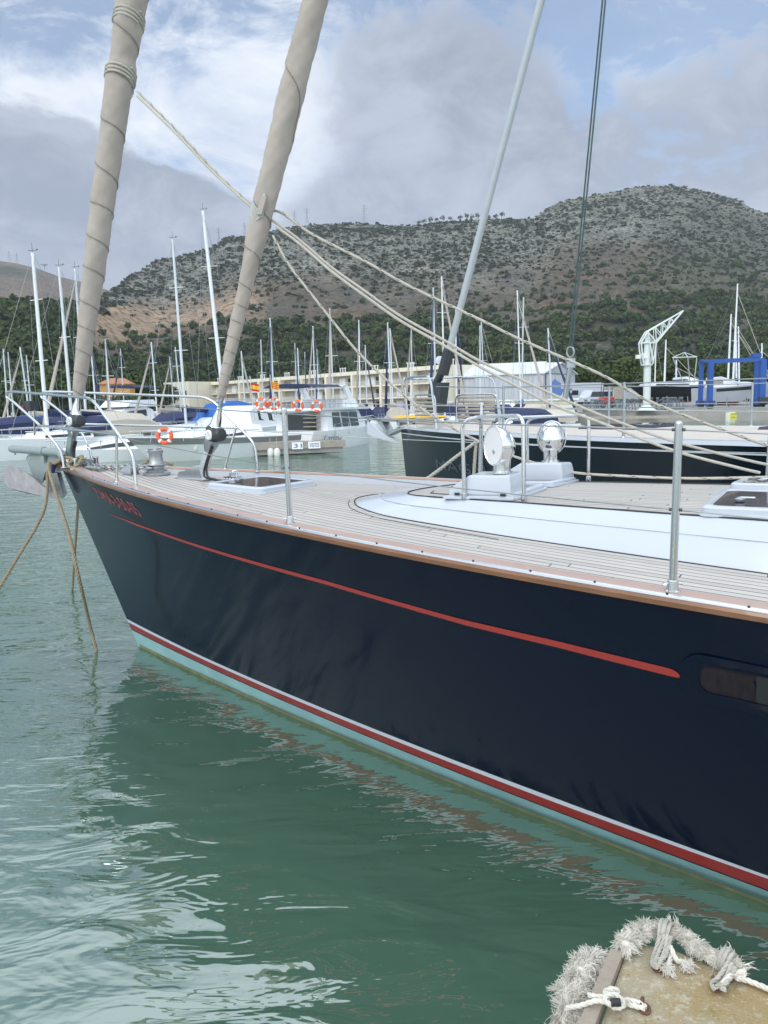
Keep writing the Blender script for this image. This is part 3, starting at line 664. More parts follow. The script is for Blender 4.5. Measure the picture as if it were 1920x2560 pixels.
for (a, y) in TOP:
    rowsT.append([H.P(a, y * q, ztop(a, y * q) - .003) for q in np.linspace(-1, 1, 15)]); uvT += [(a, y * q + 2.0) for q in np.linspace(-1, 1, 15)]
mb.grid(rowsT); Y.part('roof_planking', mb, TEAK, uv=uvT, smooth=60)
mb = MB(); path = [H.P(a, y, ztop(a, y) + .0005) for a, y in TOP[::-1]] + [H.P(a, -y, ztop(a, y) + .0005) for a, y in TOP[1:]]; mb.tube(catmull(path, 4), .0055, 6)
path = [H.P(a, y, zdeck(a, y) + .0005) for a, y in BASE[::-1]] + [H.P(a, -y, zdeck(a, y) + .0005) for a, y in BASE[1:]]; mb.tube(catmull(path, 4), .0052, 6)
Y.part('caulking', mb, M['rubber'])
# margin boards and king planks drawn as thin caulk lines
mb = MB()
for pts in ([(4.50, .14), (4.56, .30), (4.72, .38), (4.86, .40)], [(4.66, .16), (4.74, .30)], [(4.80, .50), (4.86, .42)]):
    for s in (1, -1): mb.tube([H.P(a, y * s, ztop(a, y) + .001) for a, y in pts], .0028, 5)
for s in (1, -1):
    mb.tube([H.P(a, s * (y + .09), zdeck(a, y + .09) + .001) for a, y in BASE[1:8]], .0028, 5)
Y.part('margin_caulking', mb, M['rubber'])
# hatches ---------------------------------------------------------------------------
def hatch(a0, a1, y0, y1, zf, h=.045, handle=True, name='deck_hatch'):
    def ring(ins, dz):
        r = .05; pts = []
        for (ca, cy, s0) in ((a1 - ins, y1 - ins, 0), (a0 + ins, y1 - ins, 90), (a0 + ins, y0 + ins, 180), (a1 - ins, y0 + ins, 270)):
            sx = -1 if s0 in (0, 270) else 1; sy = -1 if s0 in (0, 90) else 1
            for j in range(5):
                a = R_(s0 + 90 * j / 4); pts.append((ca + sx * r + r * math.cos(a), cy + sy * r + r * math.sin(a)))
        return [H.P(a, y, zf(a, y) + dz) for a, y in pts]
    mb = MB(); mb.rings([ring(-.018, 0), ring(-.018, .012), ring(0, .014), ring(0, h * .8), ring(.010, h), ring(.040, h), ring(.046, h - .008)], False); f = Y.part(name, mb, M['white'])
    mb = MB(); q = ring(.045, h - .006); mb.add(q, [tuple(range(len(q)))]); Y.part('hatch_glass', mb, M['darkglass'], f)
    if handle:
        mb = MB(); am, ym = a0 + .16, (y0 + y1) / 2 + (y1 - y0) * .18
        mb.lathe([(.028, 0), (.03, .012), (.016, .018), (.012, .022)], H.P(am, ym, zf(am, ym) + h - .004), n=14); mb.tube([H.P(am, ym, zf(am, ym) + h + .014), H.P(am + .075, ym + .01, zf(am, ym) + h + .016)], .008, 8); Y.part('hatch_handle', mb, M['alu'], f)
    return f
hatch(2.44, 3.06, -.36, .36, zdeck, .05)
hatch(4.83, 5.30, -.66, -.10, ztop, .035, False)
hatch(4.84, 5.30, .02, .56, ztop, .038, False)
hatch(6.42, 7.1, .12, .80, ztop, .05)
hatch(6.42, 7.1, -.88, -.2, ztop, .05)
# dorade boxes, cowls, guards ---------------------------------------------------------
def cowl(a, y, face, up=.105, name='cowl_vent'):
    b = H.P(a, y, ztop(a, y) + .150); f = Vector((H.c.x * face[0] + H.n.x * face[1], H.c.y * face[0] + H.n.y * face[1], 0)).normalized()
    mb = MB(); mb.lathe([(.068, 0), (.068, .012), (.056, .014), (.056, .02)], b, n=28); Y.part('vent_collar', mb, M['chrome'])
    n_ = 36; side_ = f.cross(Vector((0, 0, 1))).normalized(); zv = Vector((0, 0, 1)); mc = b + f * .062 + zv * (up + .095)      # centre of the mouth
    def ring(d, k, dz=0.0): return [mc - f * d + zv * dz + side_ * (.104 * k * math.cos(2 * math.pi * j / n_)) + zv * (.124 * k * math.sin(2 * math.pi * j / n_)) for j in range(n_)]
    mb = MB(); D = .150; mb.rings([ring(D * x, math.sqrt(max(0, 1 - x ** 2.2)), -.012 * x) for x in (0, .1, .2, .32, .44, .56, .67, .77, .85, .91, .955, .985, 1.0)], False); o = Y.part(name, mb, M['chrome'], smooth=80)
    mb = MB(); mb.rings([[b + zv * z + f * (.004 * z) + Vector((math.cos(2 * math.pi * j / 28), math.sin(2 * math.pi * j / 28), 0)) * r for j in range(28)] for z, r in ((.005, .054), (up - .04, .054), (up + .0, .057), (up + .05, .066), (up + .10, .060))], False); Y.part('vent_pipe', mb, M['chrome'], o, smooth=80)
    mb = MB(); mb.tube(ring(-.003, 1.0), .0055, 8, True); Y.part('vent_rim', mb, M['chrome'], o)
    mb = MB(); mb.tube(ring(D * .56, math.sqrt(1 - .56 ** 2.2) + .012, -.007), .0028, 6, True); Y.part('vent_seam', mb, M['steel'], o)
    mb = MB(); mb.rings([ring(-.002, .97), ring(.05, .90), ring(.10, .68), ring(.128, .34)], True); Y.part('vent_throat', mb, M['dullwhite'], o)
def dorade(a0, a1, y0, y1, nose=.11):
    def bx(ins, dz, nz):
        return [H.P(a, y, ztop(a, y) + dz) for a, y in ((a0 + ins + nz, y0 + ins), (a1 - ins, y0 + ins), (a1 - ins, y1 - ins), (a0 + ins + nz, y1 - ins))]
    mb = MB(); mb.rings([bx(-.03, 0, 0), bx(-.03, .014, 0), bx(-.004, .02, 0)], False); mb.rings([bx(0, .02, 0), bx(0, .06, .005), bx(.004, .095, .05), bx(.012, .135, nose), bx(.022, .148, nose + .01)], True); return Y.part('dorade_box', mb, M['white'], smooth=20)
dorade(4.84, 5.27, .31, .56); dorade(4.80, 5.27, -.66, -.40)
for a in (4.9, 5.22):
    mb = MB(); p = H.P(a, .566, ztop(a, .56) + .028); mb.box(p, (.035, .006, .016), Matrix.Rotation(-R_(32.18), 3, 'Z')); Y.part('drain_slot', mb, M['rubber'])
cowl(5.16, .44, (-.52, .86), .085); cowl(5.14, -.52, (-.30, -1), .085)
def guard(feet_a, y, h, yb):
    a0, a1 = feet_a; z = ztop(a0, y); P = lambda a, yy, zz: H.P(a, yy, zz)
    mb = MB(); mb.tube(rounded([P(a0, yb, z), P(a0 + .01, yb, z + h - .02), P(a0 + .06, (yb + y) / 2, z + h), P(a1, y, z + h + .01), P(a1 + .005, y, z)], .07, 6), .0125, 10)
    mb.tube(rounded([P(a0 + .10, y, z), P(a0 + .09, y, z + h - .02), P(a0 + .2, y, z + h + .004)], .06, 6), .0125, 10)
    for (a, yy) in ((a0, yb), (a1 + .005, y), (a0 + .10, y)): mb.lathe([(.020, 0), (.020, .035), (.014, .04)], P(a, yy, ztop(a, yy)), n=12)
    Y.part('vent_guard', mb, M['steel'])
guard((4.86, 5.36), .58, .52, .12); guard((4.78, 5.36), -.72, .50, -.46)
# stanchions and lifelines ------------------------------------------------------------
def stanchion(g, side, name='stanchion'):
    y = side * (H.hb(g) - .062); b = H.P(g, y, H.zs(g) + .018); lean = Vector((.030, .0, 0)); mb = MB()
    top = b + Vector((0, 0, .70)) + H.c.to_3d() * .012 + H.n.to_3d() * side * .03
    mb.tube([b, b.lerp(top, .5), top], [.0165, .0165, .0165], 14); mb.ball(top, (.0168, .0168, .012), 12, 6); o = Y.part(name, mb, M['steel'])
    mb = MB(); mb.lathe([(.034, 0), (.036, .008), (.024, .014), (.022, .05), (.017, .056)], b, n=16); mb.tube([b + Vector((-.04, 0, .038)), b + Vector((.04, 0, .038))], .006, 6); Y.part('stanchion_base', mb, M['steel'], o)
    mb = MB()
    for f_ in (.965, .50):
        p = b.lerp(top, f_); mb.tube([p - H.c.to_3d() * .026, p + H.c.to_3d() * .026], .0065, 8)
    Y.part('wire_eye', mb, M['drum'], o); return b, top
ST = {}
for side in (1, -1):
    for g in (4.16, 6.48, 8.8, 11.1, 13.2): ST[side, g] = stanchion(g, side)
# pulpit -------------------------------------------------------------------------------
for side in (1, -1):
    P = lambda a, y, z: H.P(a, side * y, z)
    mb = MB()
    loop = [P(.30, .17, 1.80), P(.27, .17, 1.98), P(.06, .21, 2.20), P(-.42, .20, 2.475), P(-.53, .20, 2.52), P(-.50, .205, 2.575), P(-.36, .22, 2.575), P(1.50, .70, 2.465), P(1.90, .735, 2.115), P(2.03, .745, 2.0), P(2.045, .75, 1.73)]
    mb.tube(rounded(loop, .13, 6), .0135, 10)
    mb.tube([P(.02, .212, 2.225), P(.9, .48, 2.19), P(1.85, .73, 2.155)], .0125, 10)
    mb.tube([P(1.82, .725, 2.18), P(1.70, .66, 1.77)], .0115, 10)
    pu = Y.part('pulpit', mb, M['steel'], smooth=60)
    mb = MB()
    for a, y, z in ((2.045, .75, 1.722), (1.70, .66, 1.745), (.30, .17, 1.80)): mb.lathe([(.036, 0), (.036, .008), (.02, .014), (.02, .03)], P(a, y, z), n=14)
    Y.part('pulpit_foot', mb, M['steel'], pu)
    # lifelines
    t_ = lambda g, f_: ST[side, g][0].lerp(ST[side, g][1], f_)
    for f_, p0, r in ((.965, P(1.46, .70, 2.462), .0042), (.50, P(1.86, .73, 2.135), .0036)):
        mb = MB(); pp = [p0] + [t_(g, f_) for g in (4.16, 6.48, 8.8, 11.1, 13.2)]; q = []
        for a, b in zip(pp, pp[1:]): q += [a.lerp(b, k / 6) - Vector((0, 0, .010 * math.sin(math.pi * k / 6))) for k in range(6)]
        mb.tube(q + [pp[-1]], r * .85, 8); Y.part('lifeline', mb, M['wire'])
# bow light on its stalk
mb = MB(); p = by(84, 1060, .0); q = by(86, 1024, .0); mb.tube([p - Vector((0, 0, .12)), q], .010, 8); lo_ = Y.part('bow_light', mb, M['steel'])
mb = MB(); c = by(77, 1015, 0); mb.rings([[c + H.c.to_3d() * x + H.n.to_3d() * y + Vector((0, 0, z)) for x, y in ((-.055, -.05), (.055, -.05), (.06, .05), (-.06, .05))] for z in (-.055, -.045, .045, .052)]); Y.part('light_housing', mb, M['drum'], lo_)
mb = MB(); mb.box(c + H.n.to_3d() * .053 - H.c.to_3d() * .052 + Vector((0, 0, -.02)), (.02, .012, .06), Matrix.Rotation(-R_(32), 3, 'Z')); Y.part('light_lens', mb, M['redpaint'], lo_)
# bow roller: cheek plate, pole and bracket ----------------------------------------------
yp = .075; plate = [(64, 1146), (70, 1136), (84, 1134), (150, 1144), (205, 1152), (200, 1172), (140, 1180), (113, 1180), (108, 1196), (106, 1207), (97, 1210), (88, 1203)]
for yy, th in ((yp, -.014), (-yp, .014)):
    mb = MB(); mb.prism([by(u, v, yp) + H.n.to_3d() * (yy - yp) for u, v in plate], H.n.to_3d() * th); Y.part('bow_roller', mb, M['greypaint'], smooth=20)
mb = MB(); mb.lathe([(.05, 0), (.03, .05), (.03, .08), (.05, .13)], by(94, 1196, yp) - H.n.to_3d() * .14, axis=H.n.to_3d(), n=16); Y.part('roller', mb, M['rubber'])
for u, v in ((75, 1147), (91, 1195)): mb = MB(); mb.ball(by(u, v, yp + .004), .008, 8, 5); Y.part('plate_bolt', mb, M['steel'])
mb = MB(); a, b = by(27, 1122, .10), by(150, 1131, .10); mb.tube([a, a.lerp(b, .04), b.lerp(a, .35), b, b + H.c.to_3d() * .05 - Vector((0, 0, .05))], [.034, .040, .040, .042, .042], 18); sp = Y.part('bow_tube', mb, M['greypaint'])
mb = MB(); c = a.lerp(b, .66); mb.tube([c - (b - a).normalized() * .035, c + (b - a).normalized() * .035], .048, 18); mb.box(c - Vector((0, 0, .06)), (.06, .03, .09), Matrix.Rotation(-R_(32), 3, 'Z')); Y.part('tube_bracket', mb, M['greypaint'], sp)
mb = MB(); c = a.lerp(b, .08); mb.tube([c - Vector((0, 0, .03)), c - Vector((0, 0, .062))], .012, 8); Y.part('tube_stud', mb, M['galv'], sp)
# silver chafe plates / fairleads at the stem
for side in (1, -1): 
    mb = MB(); mb.rings([[H.P(a, side * (H.hb(a) + o), H.zs(a) + z) for o, z in ((-.10, .02), (.012, .02), (.016, -.03), (.010, -.035), (.004, .01), (-.10, .012))] for a in (.06, .2, .35, .5)]); Y.part('chafe_plate', mb, M['steel'])
    for a in (.30, .42):
        mb = MB(); b = H.P(a, side * .12, zdeck(a, .1)); mb.lathe([(.030, 0), (.024, .01), (.022, .10), (.030, .115), (.028, .125)], b, n=16); Y.part('bollard', mb, M['steel'])
# windlass ---------------------------------------------------------------------------------
wc = H.P(1.43, -.02, zdeck(1.4, 0))
mb = MB(); mb.lathe([(.125, 0), (.125, .022), (.10, .03), (.095, .035)], wc, n=32); w = Y.part('windlass', mb, M['alu'])
mb = MB(); mb.lathe([(.092, .033), (.098, .045), (.070, .062), (.070, .078), (.098, .095), (.095, .105)], wc, n=32); Y.part('gypsy', mb, M['galv'], w)
mb = MB(); mb.lathe([(.074, .106), (.066, .125), (.060, .16), (.062, .20), (.074, .222), (.074, .232), (.03, .236), (.028, .25)], wc, n=32); mb.tube([wc + Vector((-.09, -.0, .226)), wc + Vector((.09, 0, .226))], .007, 8); mb.tube([wc + Vector((-.06, -.03, .245)), wc + Vector((.05, .03, .25))], .009, 8); Y.part('capstan_drum', mb, M['galv'], w)
mb = MB(); b_ = H.P(1.20, .10, zdeck(1.2, .1)); mb.rings([[b_ + H.c.to_3d() * x + H.n.to_3d() * y + Vector((0, 0, z)) for x, y in ((-.05 * k, -.045 * k), (.06 * k, -.045 * k), (.06 * k, .045 * k), (-.05 * k, .045 * k))] for z, k in ((0, 1.1), (.06, 1.0), (.075, .8))]); Y.part('chain_pipe_cover', mb, M['alu'], w)
# mooring cleats aft of the stem on the far side
for y in (-.42, -.32):
    mb = MB(); mb.lathe([(.022, 0), (.018, .01), (.018, .10), (.026, .11)], H.P(1.0, y, zdeck(1, .3)), n=12); Y.part('bollard', mb, M['steel'])
# ================================================================== things on the yacht
# anchor in its canvas-grey plough
A = Thing('anchor', 'grey plough anchor hanging from the yacht bow roller', 'anchor', by(90, 1215, 0))
fl = [(10, 1192), (13, 1175), (24, 1165), (40, 1168), (70, 1182), (104, 1212), (132, 1230), (157, 1247), (140, 1247), (92, 1236), (62, 1229), (25, 1220), (14, 1208)]
mb = MB(); outer = [by(u, v, .20) for u, v in fl]; inner = []
cen = sum(outer, Vector()) / len(outer)
rs_ = [[cen + (p - cen) * k + H.n.to_3d() * o for p in outer] for k, o in ((1, .012), (1, 0), (.8, -.04), (.45, -.07), (.08, -.085))]
mb.rings(rs_, True); A.part('fluke', mb, mat('worn_zinc', (.40, .38, .39), .5, .3, .25, 12), smooth=60)
mb = MB(); mb.prism([by(u, v, .06) for u, v in ((112, 1188), (122, 1180), (142, 1182), (158, 1235), (150, 1246), (118, 1214))], H.n.to_3d() * -.05); A.part('shank', mb, M['galv'], smooth=20)
mb = MB(); mb.tube([by(u, v, .19) for u, v in ((12, 1176), (10, 1192), (16, 1212), (28, 1221), (62, 1230), (100, 1238))], .007, 6); A.part('edge', mb, M['rubber'])
# anchor chain
def chain(pts, wl, r, label):
    P = catmull(pts, 12); L = [0]
    for a, b in zip(P, P[1:]): L.append(L[-1] + (b - a).length)
    n = int(L[-1] / (wl * .74)); mb = MB()
    for i in range(n):
        d = L[-1] * (i + .5) / n; j = max(k for k in range(len(L)) if L[k] <= d); j = min(j, len(P) - 2); c = P[j].lerp(P[j + 1], (d - L[j]) / max(L[j + 1] - L[j], 1e-9)); t = (P[j + 1] - P[j]).normalized()
        u_ = t.cross(Vector((0, 0, 1))).normalized(); w_ = t.cross(u_)
        s_ = u_ if i % 2 else w_
        mb.tube([c + t * (wl / 2 * math.cos(q)) + s_ * (wl * .33 * math.sin(q)) for q in [2 * math.pi * k / 10 for k in range(10)]], r, 6, True)
    return mb
zc = lambda a, y=.0: zdeck(a, y)
single('anchor_chain', chain([H.P(.22, .02, zc(.22) + .08), H.P(.5, .02, zc(.5) + .03), H.P(.8, .03, zc(.8) + .03), H.P(1.1, .04, zc(1.1) + .06), H.P(1.35, .075, zc(1.35) + .07), H.P(1.46, .075, zc(1.4) + .07)], .068, .0085, ''), M['galv'], 'heavy galvanised anchor chain running along the foredeck to the windlass', 'chain')
single('chain_swivel', (lambda mb: (mb.tube([H.P(.56, .10, zc(.56, .1) + .03), H.P(.80, .11, zc(.8, .1) + .03)], .020, 12), mb.tube([H.P(.60, .10, zc(.56, .1) + .03), H.P(.62, .10, zc(.6, .1) + .03)], .026, 12), mb.tube([H.P(.72, .108, zc(.7, .1) + .03), H.P(.74, .108, zc(.7, .1) + .03)], .026, 12), mb)[-1])(MB()), M['galv'], 'steel swivel lying beside the anchor chain on the foredeck', 'swivel')
# furled sails -------------------------------------------------------------------------------
def furled(name, label, axis, radii, seed, seams, base, wob=.05, kinks=()):
    """axis: (z, a) points along the stay; radii: (z, r)"""
    T = Thing(name, label, 'furled sail', base); rr = random.Random(seed); rs_ = []; n_ = 30; az_ = [p[0] for p in axis]; aa = [p[1] for p in axis]
    z0, z1 = axis[0][0], axis[-1][0]; K = int((z1 - z0) / .022); seamv = []
    pitch = seams; zt_ = np.linspace(z0, z1, 400); ph_ = np.concatenate([[0], np.cumsum(np.diff(zt_) / np.array([lerp(pitch, z) for z in (zt_[1:] + zt_[:-1]) / 2]))])
    phase = lambda z: float(np.interp(z, zt_, ph_)) + .07 * math.sin(z * 5.3 + seed) + .05 * math.sin(z * 11.7)
    for i in range(K + 1):
        z = z0 + (z1 - z0) * i / K; a = float(np.interp(z, az_, aa)); r = lerp(radii, z); c = H.P(a, 0, z); ring = []
        for k in range(n_):
            th = 2 * math.pi * k / n_; ph = (phase(z) - th / (2 * math.pi)) % 1.0       # position within the wrap
            lip = 1 + .045 * (1 - ph) * math.exp(-((ph) / .45) ** 2) - .05 * math.exp(-((ph - .97) / .03) ** 2)
            wr = 1 + wob * .35 * math.sin(3 * th + z * 7 + seed) + wob * .3 * math.sin(z * 19 + th * 2 - seed) + wob * .22 * math.sin(z * 41 + 5 * th) + wob * .16 * math.sin(z * 83 - 4 * th + 2 * math.sin(z * 9)) + wob * .10 * math.sin(z * 133 + 9 * th)
            R = r * lip * wr; ring.append(c + H.c.to_3d() * (R * math.cos(th)) + H.n.to_3d() * (R * math.sin(th)))
        rs_.append(ring)
    mb = MB(); mb.rings(rs_); T.part('sail_cloth', mb, M['canvas'], smooth=75)
    # dark overlap line following the wrap
    mb = MB(); pts = []
    for i in range(K * 2 + 1):
        z = z0 + (z1 - z0) * i / (K * 2); th = 2 * math.pi * phase(z); a = float(np.interp(z, az_, aa)); r = lerp(radii, z) * 1.05; c = H.P(a, 0, z); pts.append(c + H.c.to_3d() * (r * math.cos(th)) + H.n.to_3d() * (r * math.sin(th)))
    mb.tube(pts, .0028, 5); T.part('leech_seam', mb, M['canvasdark'])
    return T
gz = lambda z: .18 + (z - 1.94) * .351 - .045 * math.sin(math.pi * min(1, (z - 2.4) / 5))
G1 = furled('furled_headsail', 'thick beige furled headsail on the outer forestay at the yacht bow', [(z, gz(z)) for z in np.linspace(2.50, 7.6, 40)], [(2.5, .052), (2.7, .066), (3.6, .102), (4.4, .110), (4.9, .112), (5.35, .128), (5.42, .112), (5.9, .138), (7.6, .145)], 3, [(2.5, .19), (4, .29), (5, .36), (7.6, .5)], H.P(.18, 0, 1.9), .05)
for zc_, n_ in ((5.26, 3), (5.68, 3)):
    mb = MB(); pts = []
    for k in range(n_ * 16 + 1):
        th = 2 * math.pi * k / 16; z = zc_ + .028 * k / 16 + .045 * math.sin(th); r = .133; c = H.P(gz(z), 0, z); pts.append(c + H.c.to_3d() * r * math.cos(th) + H.n.to_3d() * r * math.sin(th))
    mb.tube(pts, .0105, 7); G1.part('lashing', mb, M['rope'])
sz = lambda z: 2.04 + (z - 1.71) * .409 - .05 * math.sin(math.pi * min(1, max(0, z - 1.9) / 4.5))
G2 = furled('furled_staysail', 'slimmer beige furled staysail on the inner stay above the foredeck', [(z, sz(z)) for z in np.linspace(2.44, 7.0, 36)], [(2.44, .034), (2.6, .044), (3.0, .058), (3.4, .062), (3.75, .088), (4.3, .098), (4.7, .104), (5.4, .094), (7, .092)], 5, [(2.44, .085), (3.2, .13), (3.55, .26), (4.0, .5), (5, 1.5), (7, 1.8)], H.P(2.04, 0, 1.71), .075)
mb = MB(); c = by(655, 520, .055); d = (H.P(sz(4.1), 0, 4.1) - H.P(sz(3.7), 0, 3.7)).normalized(); f = H.c.to_3d()
mb.prism([c + d * y + f * x for x, y in ((-.03, -.12), (-.10, -.03), (-.10, .06), (-.04, .12), (.03, .10), (.04, -.08))], H.n.to_3d() * .03); G2.part('clew_board', mb, mat('clew_plate', (.40, .46, .47), .4), smooth=20)
mb = MB(); mb.prism([c + d * y + f * x + H.n.to_3d() * .031 for x, y in ((.0, -.06), (.06, -.07), (.07, .07), (.01, .08))], H.n.to_3d() * .022); G2.part('clew_patch', mb, M['canvas'])
def furler(T, zfun, z_foot, z_drum, z_top, hand):
    P = lambda z: H.P(zfun(z), 0, z); ax = (P(z_top) - P(z_foot)).normalized(); fwd = -H.c.to_3d(); nn = H.n.to_3d()
    mb = MB(); a, b = P(z_foot), P(z_drum - .12); w = .030
    mb.rings([[p + fwd * x + nn * y for x, y in ((-w * .9, -w), (w * 1.4, -w), (w * 1.4, w), (-w * .9, w))] for p in (a, a.lerp(b, .5), b)]); s_ = T.part('tack_strut', mb, M['greypaint'] if hand else M['steel'])
    c0 = P(z_drum - .13); mb = MB(); q = ax
    mb.lathe([(.040, 0), (.066, .07), (.070, .12)], c0, axis=q, n=20); d_ = T.part('furler_body', mb, M['alu'], smooth=30)
    mb = MB(); mb.lathe([(.070, .12), (.074, .125), (.074, .215), (.062, .235), (.050, .245)], c0, axis=q, n=22); T.part('drum_housing', mb, M['drum'], d_)
    mo = c0 + q * .165 + (H.c.to_3d() * .75 + nn * .35) * .03; dirm = (H.c.to_3d() * .80 + nn * .62).normalized()
    mb = MB(); mb.lathe([(.058, -.01), (.060, .04), (.060, .095), (.052, .108), (.03, .112)], mo, axis=H.c.to_3d() * .95 + nn * .1, n=22); T.part('furler_motor', mb, M['drum'], d_)
    mb = MB(); mb.lathe([(.046, 0), (.046, .014), (.036, .022), (.01, .023)], c0 + q * .165 + nn * .062 + H.c.to_3d() * .012, axis=nn, n=22); pl_ = T.part('motor_cap', mb, M['dullwhite'], d_)
    mb = MB()
    for k in range(4): mb.ball(c0 + q * .165 + nn * .084 + H.c.to_3d() * (.012 + .02 * math.cos(k * 1.4)) + q * .02 * math.sin(k * 1.4), .005, 6, 4)
    T.part('cap_screws', mb, M['rubber'], d_)
    mb = MB(); mb.lathe([(.058, .245), (.050, .26), (.040, .33), (.026, .38), (.024, .42)], c0, axis=q, n=20); T.part('foil_collar', mb, M['chrome'], d_)
    mb = MB(); mb.tube([c0 + q * .40, P(z_top)], .019, 10); T.part('foil', mb, M['alu'], d_)
furler(G1, lambda z: .18 + (z - 1.94) * .351, 1.80, 2.235, 2.52, True)
furler(G2, lambda z: 2.04 + (z - 1.71) * .409, 1.74, 2.10, 2.46, False)
mb = MB(); b = H.P(1.94, 0, zdeck(2, 0)); mb.prism([b + H.c.to_3d() * x + Vector((0, 0, z)) + H.n.to_3d() * .05 for x, z in ((-.16, 0), (.17, 0), (.15, .03), (.115, .12), (.07, .13), (-.08, .075), (-.14, .07), (-.16, .04))], H.n.to_3d() * -.1); mb.box(b + Vector((0, 0, .006)), (.40, .16, .012), Matrix.Rotation(-R_(32.18), 3, 'Z')); G2.part('tack_foot', mb, M['steel'], smooth=15)
for k in (0, 1):
    mb = MB(); s_ = .02 * k; mb.tube(catmull([H.P(2.23 + s_, .05, 2.02), H.P(2.15 + s_, .055, 1.86), H.P(2.13 + s_ * 2, .06, 1.76), H.P(2.22 + s_ * 2, .07, zdeck(2.2, 0) + .025), H.P(2.36, .07, zdeck(2.3, 0) + .02)], 8), .009, 8); G2.part('hose', mb, M['rubber'])
mb = MB(); c = H.P(2.36, -.06, zdeck(2.4, 0) + .03); mb.box(c, (.16, .07, .04), Matrix.Rotation(-R_(32.18), 3, 'Z')); mb.lathe([(.03, .02), (.03, .05)], c, n=12); mb.torus(c + Vector((.02, 0, .045)), .03, .005, (.3, 1, 0), 14, 6)
for k in range(5): mb.ball(c + H.c.to_3d() * (-.07 + .035 * k) + H.n.to_3d() * .035, .012, 8, 5)
Y.part('hose_fitting', mb, M['steel'])
for k in range(2):
    mb = MB(); mb.tube(catmull([H.P(.33, .03 + .02 * k, 2.06), H.P(.31, .05 + .02 * k, 1.95), H.P(.34 + .03 * k, .07, 1.83)], 6), .014, 8); G1.part('hose', mb, M['rubber'])
# running rigging ------------------------------------------------------------------------------
def rope_line(name, pix, r, m, label, flecks=False, cat='rope'):
    P = catmull([by(u, v, y) for u, v, y in pix], 10); mb = MB(); mb.tube(P, r, 8); o = single(name, mb, m, label, cat)
    if flecks:
        fb = MB(); d = 0; nx = .03; k = 0
        for a, b in zip(P, P[1:]):
            L = (b - a).length; t0 = d
            while nx < d + L:
                c = a.lerp(b, (nx - d) / L); t = (b - a).normalized(); s_ = t.cross(Vector((0, 1, 0))).normalized(); w_ = t.cross(s_); th = k * 1.1; o_ = s_ * math.cos(th) + w_ * math.sin(th)
                fb.tube([c + o_ * r * .86 - t * .012, c + o_ * r * .86 + t * .012], r * .28, 5); nx += .028; k += 1
            d += L
        link('flecks', fb.mesh('flecks'), M['darkwire'], o)
    return o
rope_line('headsail_sheet', [(344, 229, 0), (449, 333, -.02), (554, 445, -.05), (647, 523, -.08), (699, 530, -.1), (779, 585, -.16), (914, 654, -.25), (1023, 715, -.33), (1200, 799, -.47), (1304, 850, -.58), (1500, 935, -.8), (1640, 1010, -1.0), (1960, 1128, -1.35), (2200, 1190, -1.55)], .0105, M['rope'], 'flecked rope from the thick headsail sloping down to the far side deck', True)
rope_line('headsail_sheet', [(343, 240, .03), (444, 338, .01), (539, 437, -.02), (640, 527, -.03), (688, 556, -.05), (749, 600, -.1), (827, 667, -.14), (914, 729, -.2), (1001, 790, -.27), (1109, 850, -.36), (1200, 903, -.43), (1308, 952, -.55), (1449, 1016, -.7), (1560, 1060, -.82), (1700, 1108, -.95), (1920, 1162, -1.2), (2200, 1212, -1.45)], .0105, M['rope'], 'upper plain rope of the pair sloping behind the cowl vents')
rope_line('staysail_sheet', [(690, 566, 0), (749, 610, -.05), (827, 677, -.10), (914, 741, -.16), (1001, 802, -.23), (1109, 863, -.31), (1200, 917, -.37), (1304, 972, -.46), (1384, 1013, -.53), (1500, 1056, -.62), (1680, 1125, -.74), (1840, 1168, -.84), (1900, 1182, -.9)], .0105, M['rope'], 'lower plain rope of the pair ending at the far deck hatch')
rope_line('staysail_sheet', [(682, 589, .03), (723, 663, .0), (779, 736, -.04), (827, 797, -.08), (892, 877, -.14), (974, 956, -.24), (1046, 1016, -.32), (1104, 1054, -.4), (1188, 1099, -.48), (1272, 1136, -.56), (1350, 1161, -.62), (1440, 1182, -.62), (1560, 1190, -.66), (1720, 1196, -.7), (1930, 1193, -.75)], .0098, M['rope'], 'flecked rope falling from the staysail and lying along the coachroof', True)
# mooring lines ----------------------------------------------------------------------------------
fl_ = H.P(.13, .14, 1.842)
single('mooring_line', laid([H.P(.40, .10, 1.87), H.P(.28, .13, 1.90), fl_, H.P(.12, .22, 1.79), by(171, 1330, .50), by(196, 1440, .62), atz(224, 1560, .28), atz(245, 1640, -.05), atz(252, 1665, -.25)], .0165), M['tanrope'], 'tan laid rope hanging straight from the bow into the water', 'rope')
single('mooring_line', laid([H.P(.34, .06, 1.88), H.P(.2, .09, 1.88), H.P(.06, .12, 1.835), H.P(0, .15, 1.76), by(110, 1275, .34), by(40, 1400, .65), by(-60, 1560, 1.0), by(-150, 1680, 1.2)], .0165), M['tanrope'], 'tan laid rope running from the bow down out at the left edge', 'rope')
single('mooring_line', laid([H.P(.10, -.14, 1.83), H.P(.05, -.2, 1.75), H.P(-.6, -.55, .95), atz(180, 1480, -.02), atz(178, 1500, -.2)], .0165), M['tanrope'], 'dark wet rope running into the water behind the bow', 'rope')
mb = laid([H.P(.30, .08, 1.86), H.P(.42, .06, 1.905), H.P(.50, .10, 1.90), H.P(.50, .15, 1.84), H.P(.42, .17, 1.80), H.P(.34, .15, 1.84), H.P(.42, .12, 1.88)], .017); single('rope_eye', mb, M['tanrope'], 'spliced tan rope eye looped over the near bow bollard', 'rope')
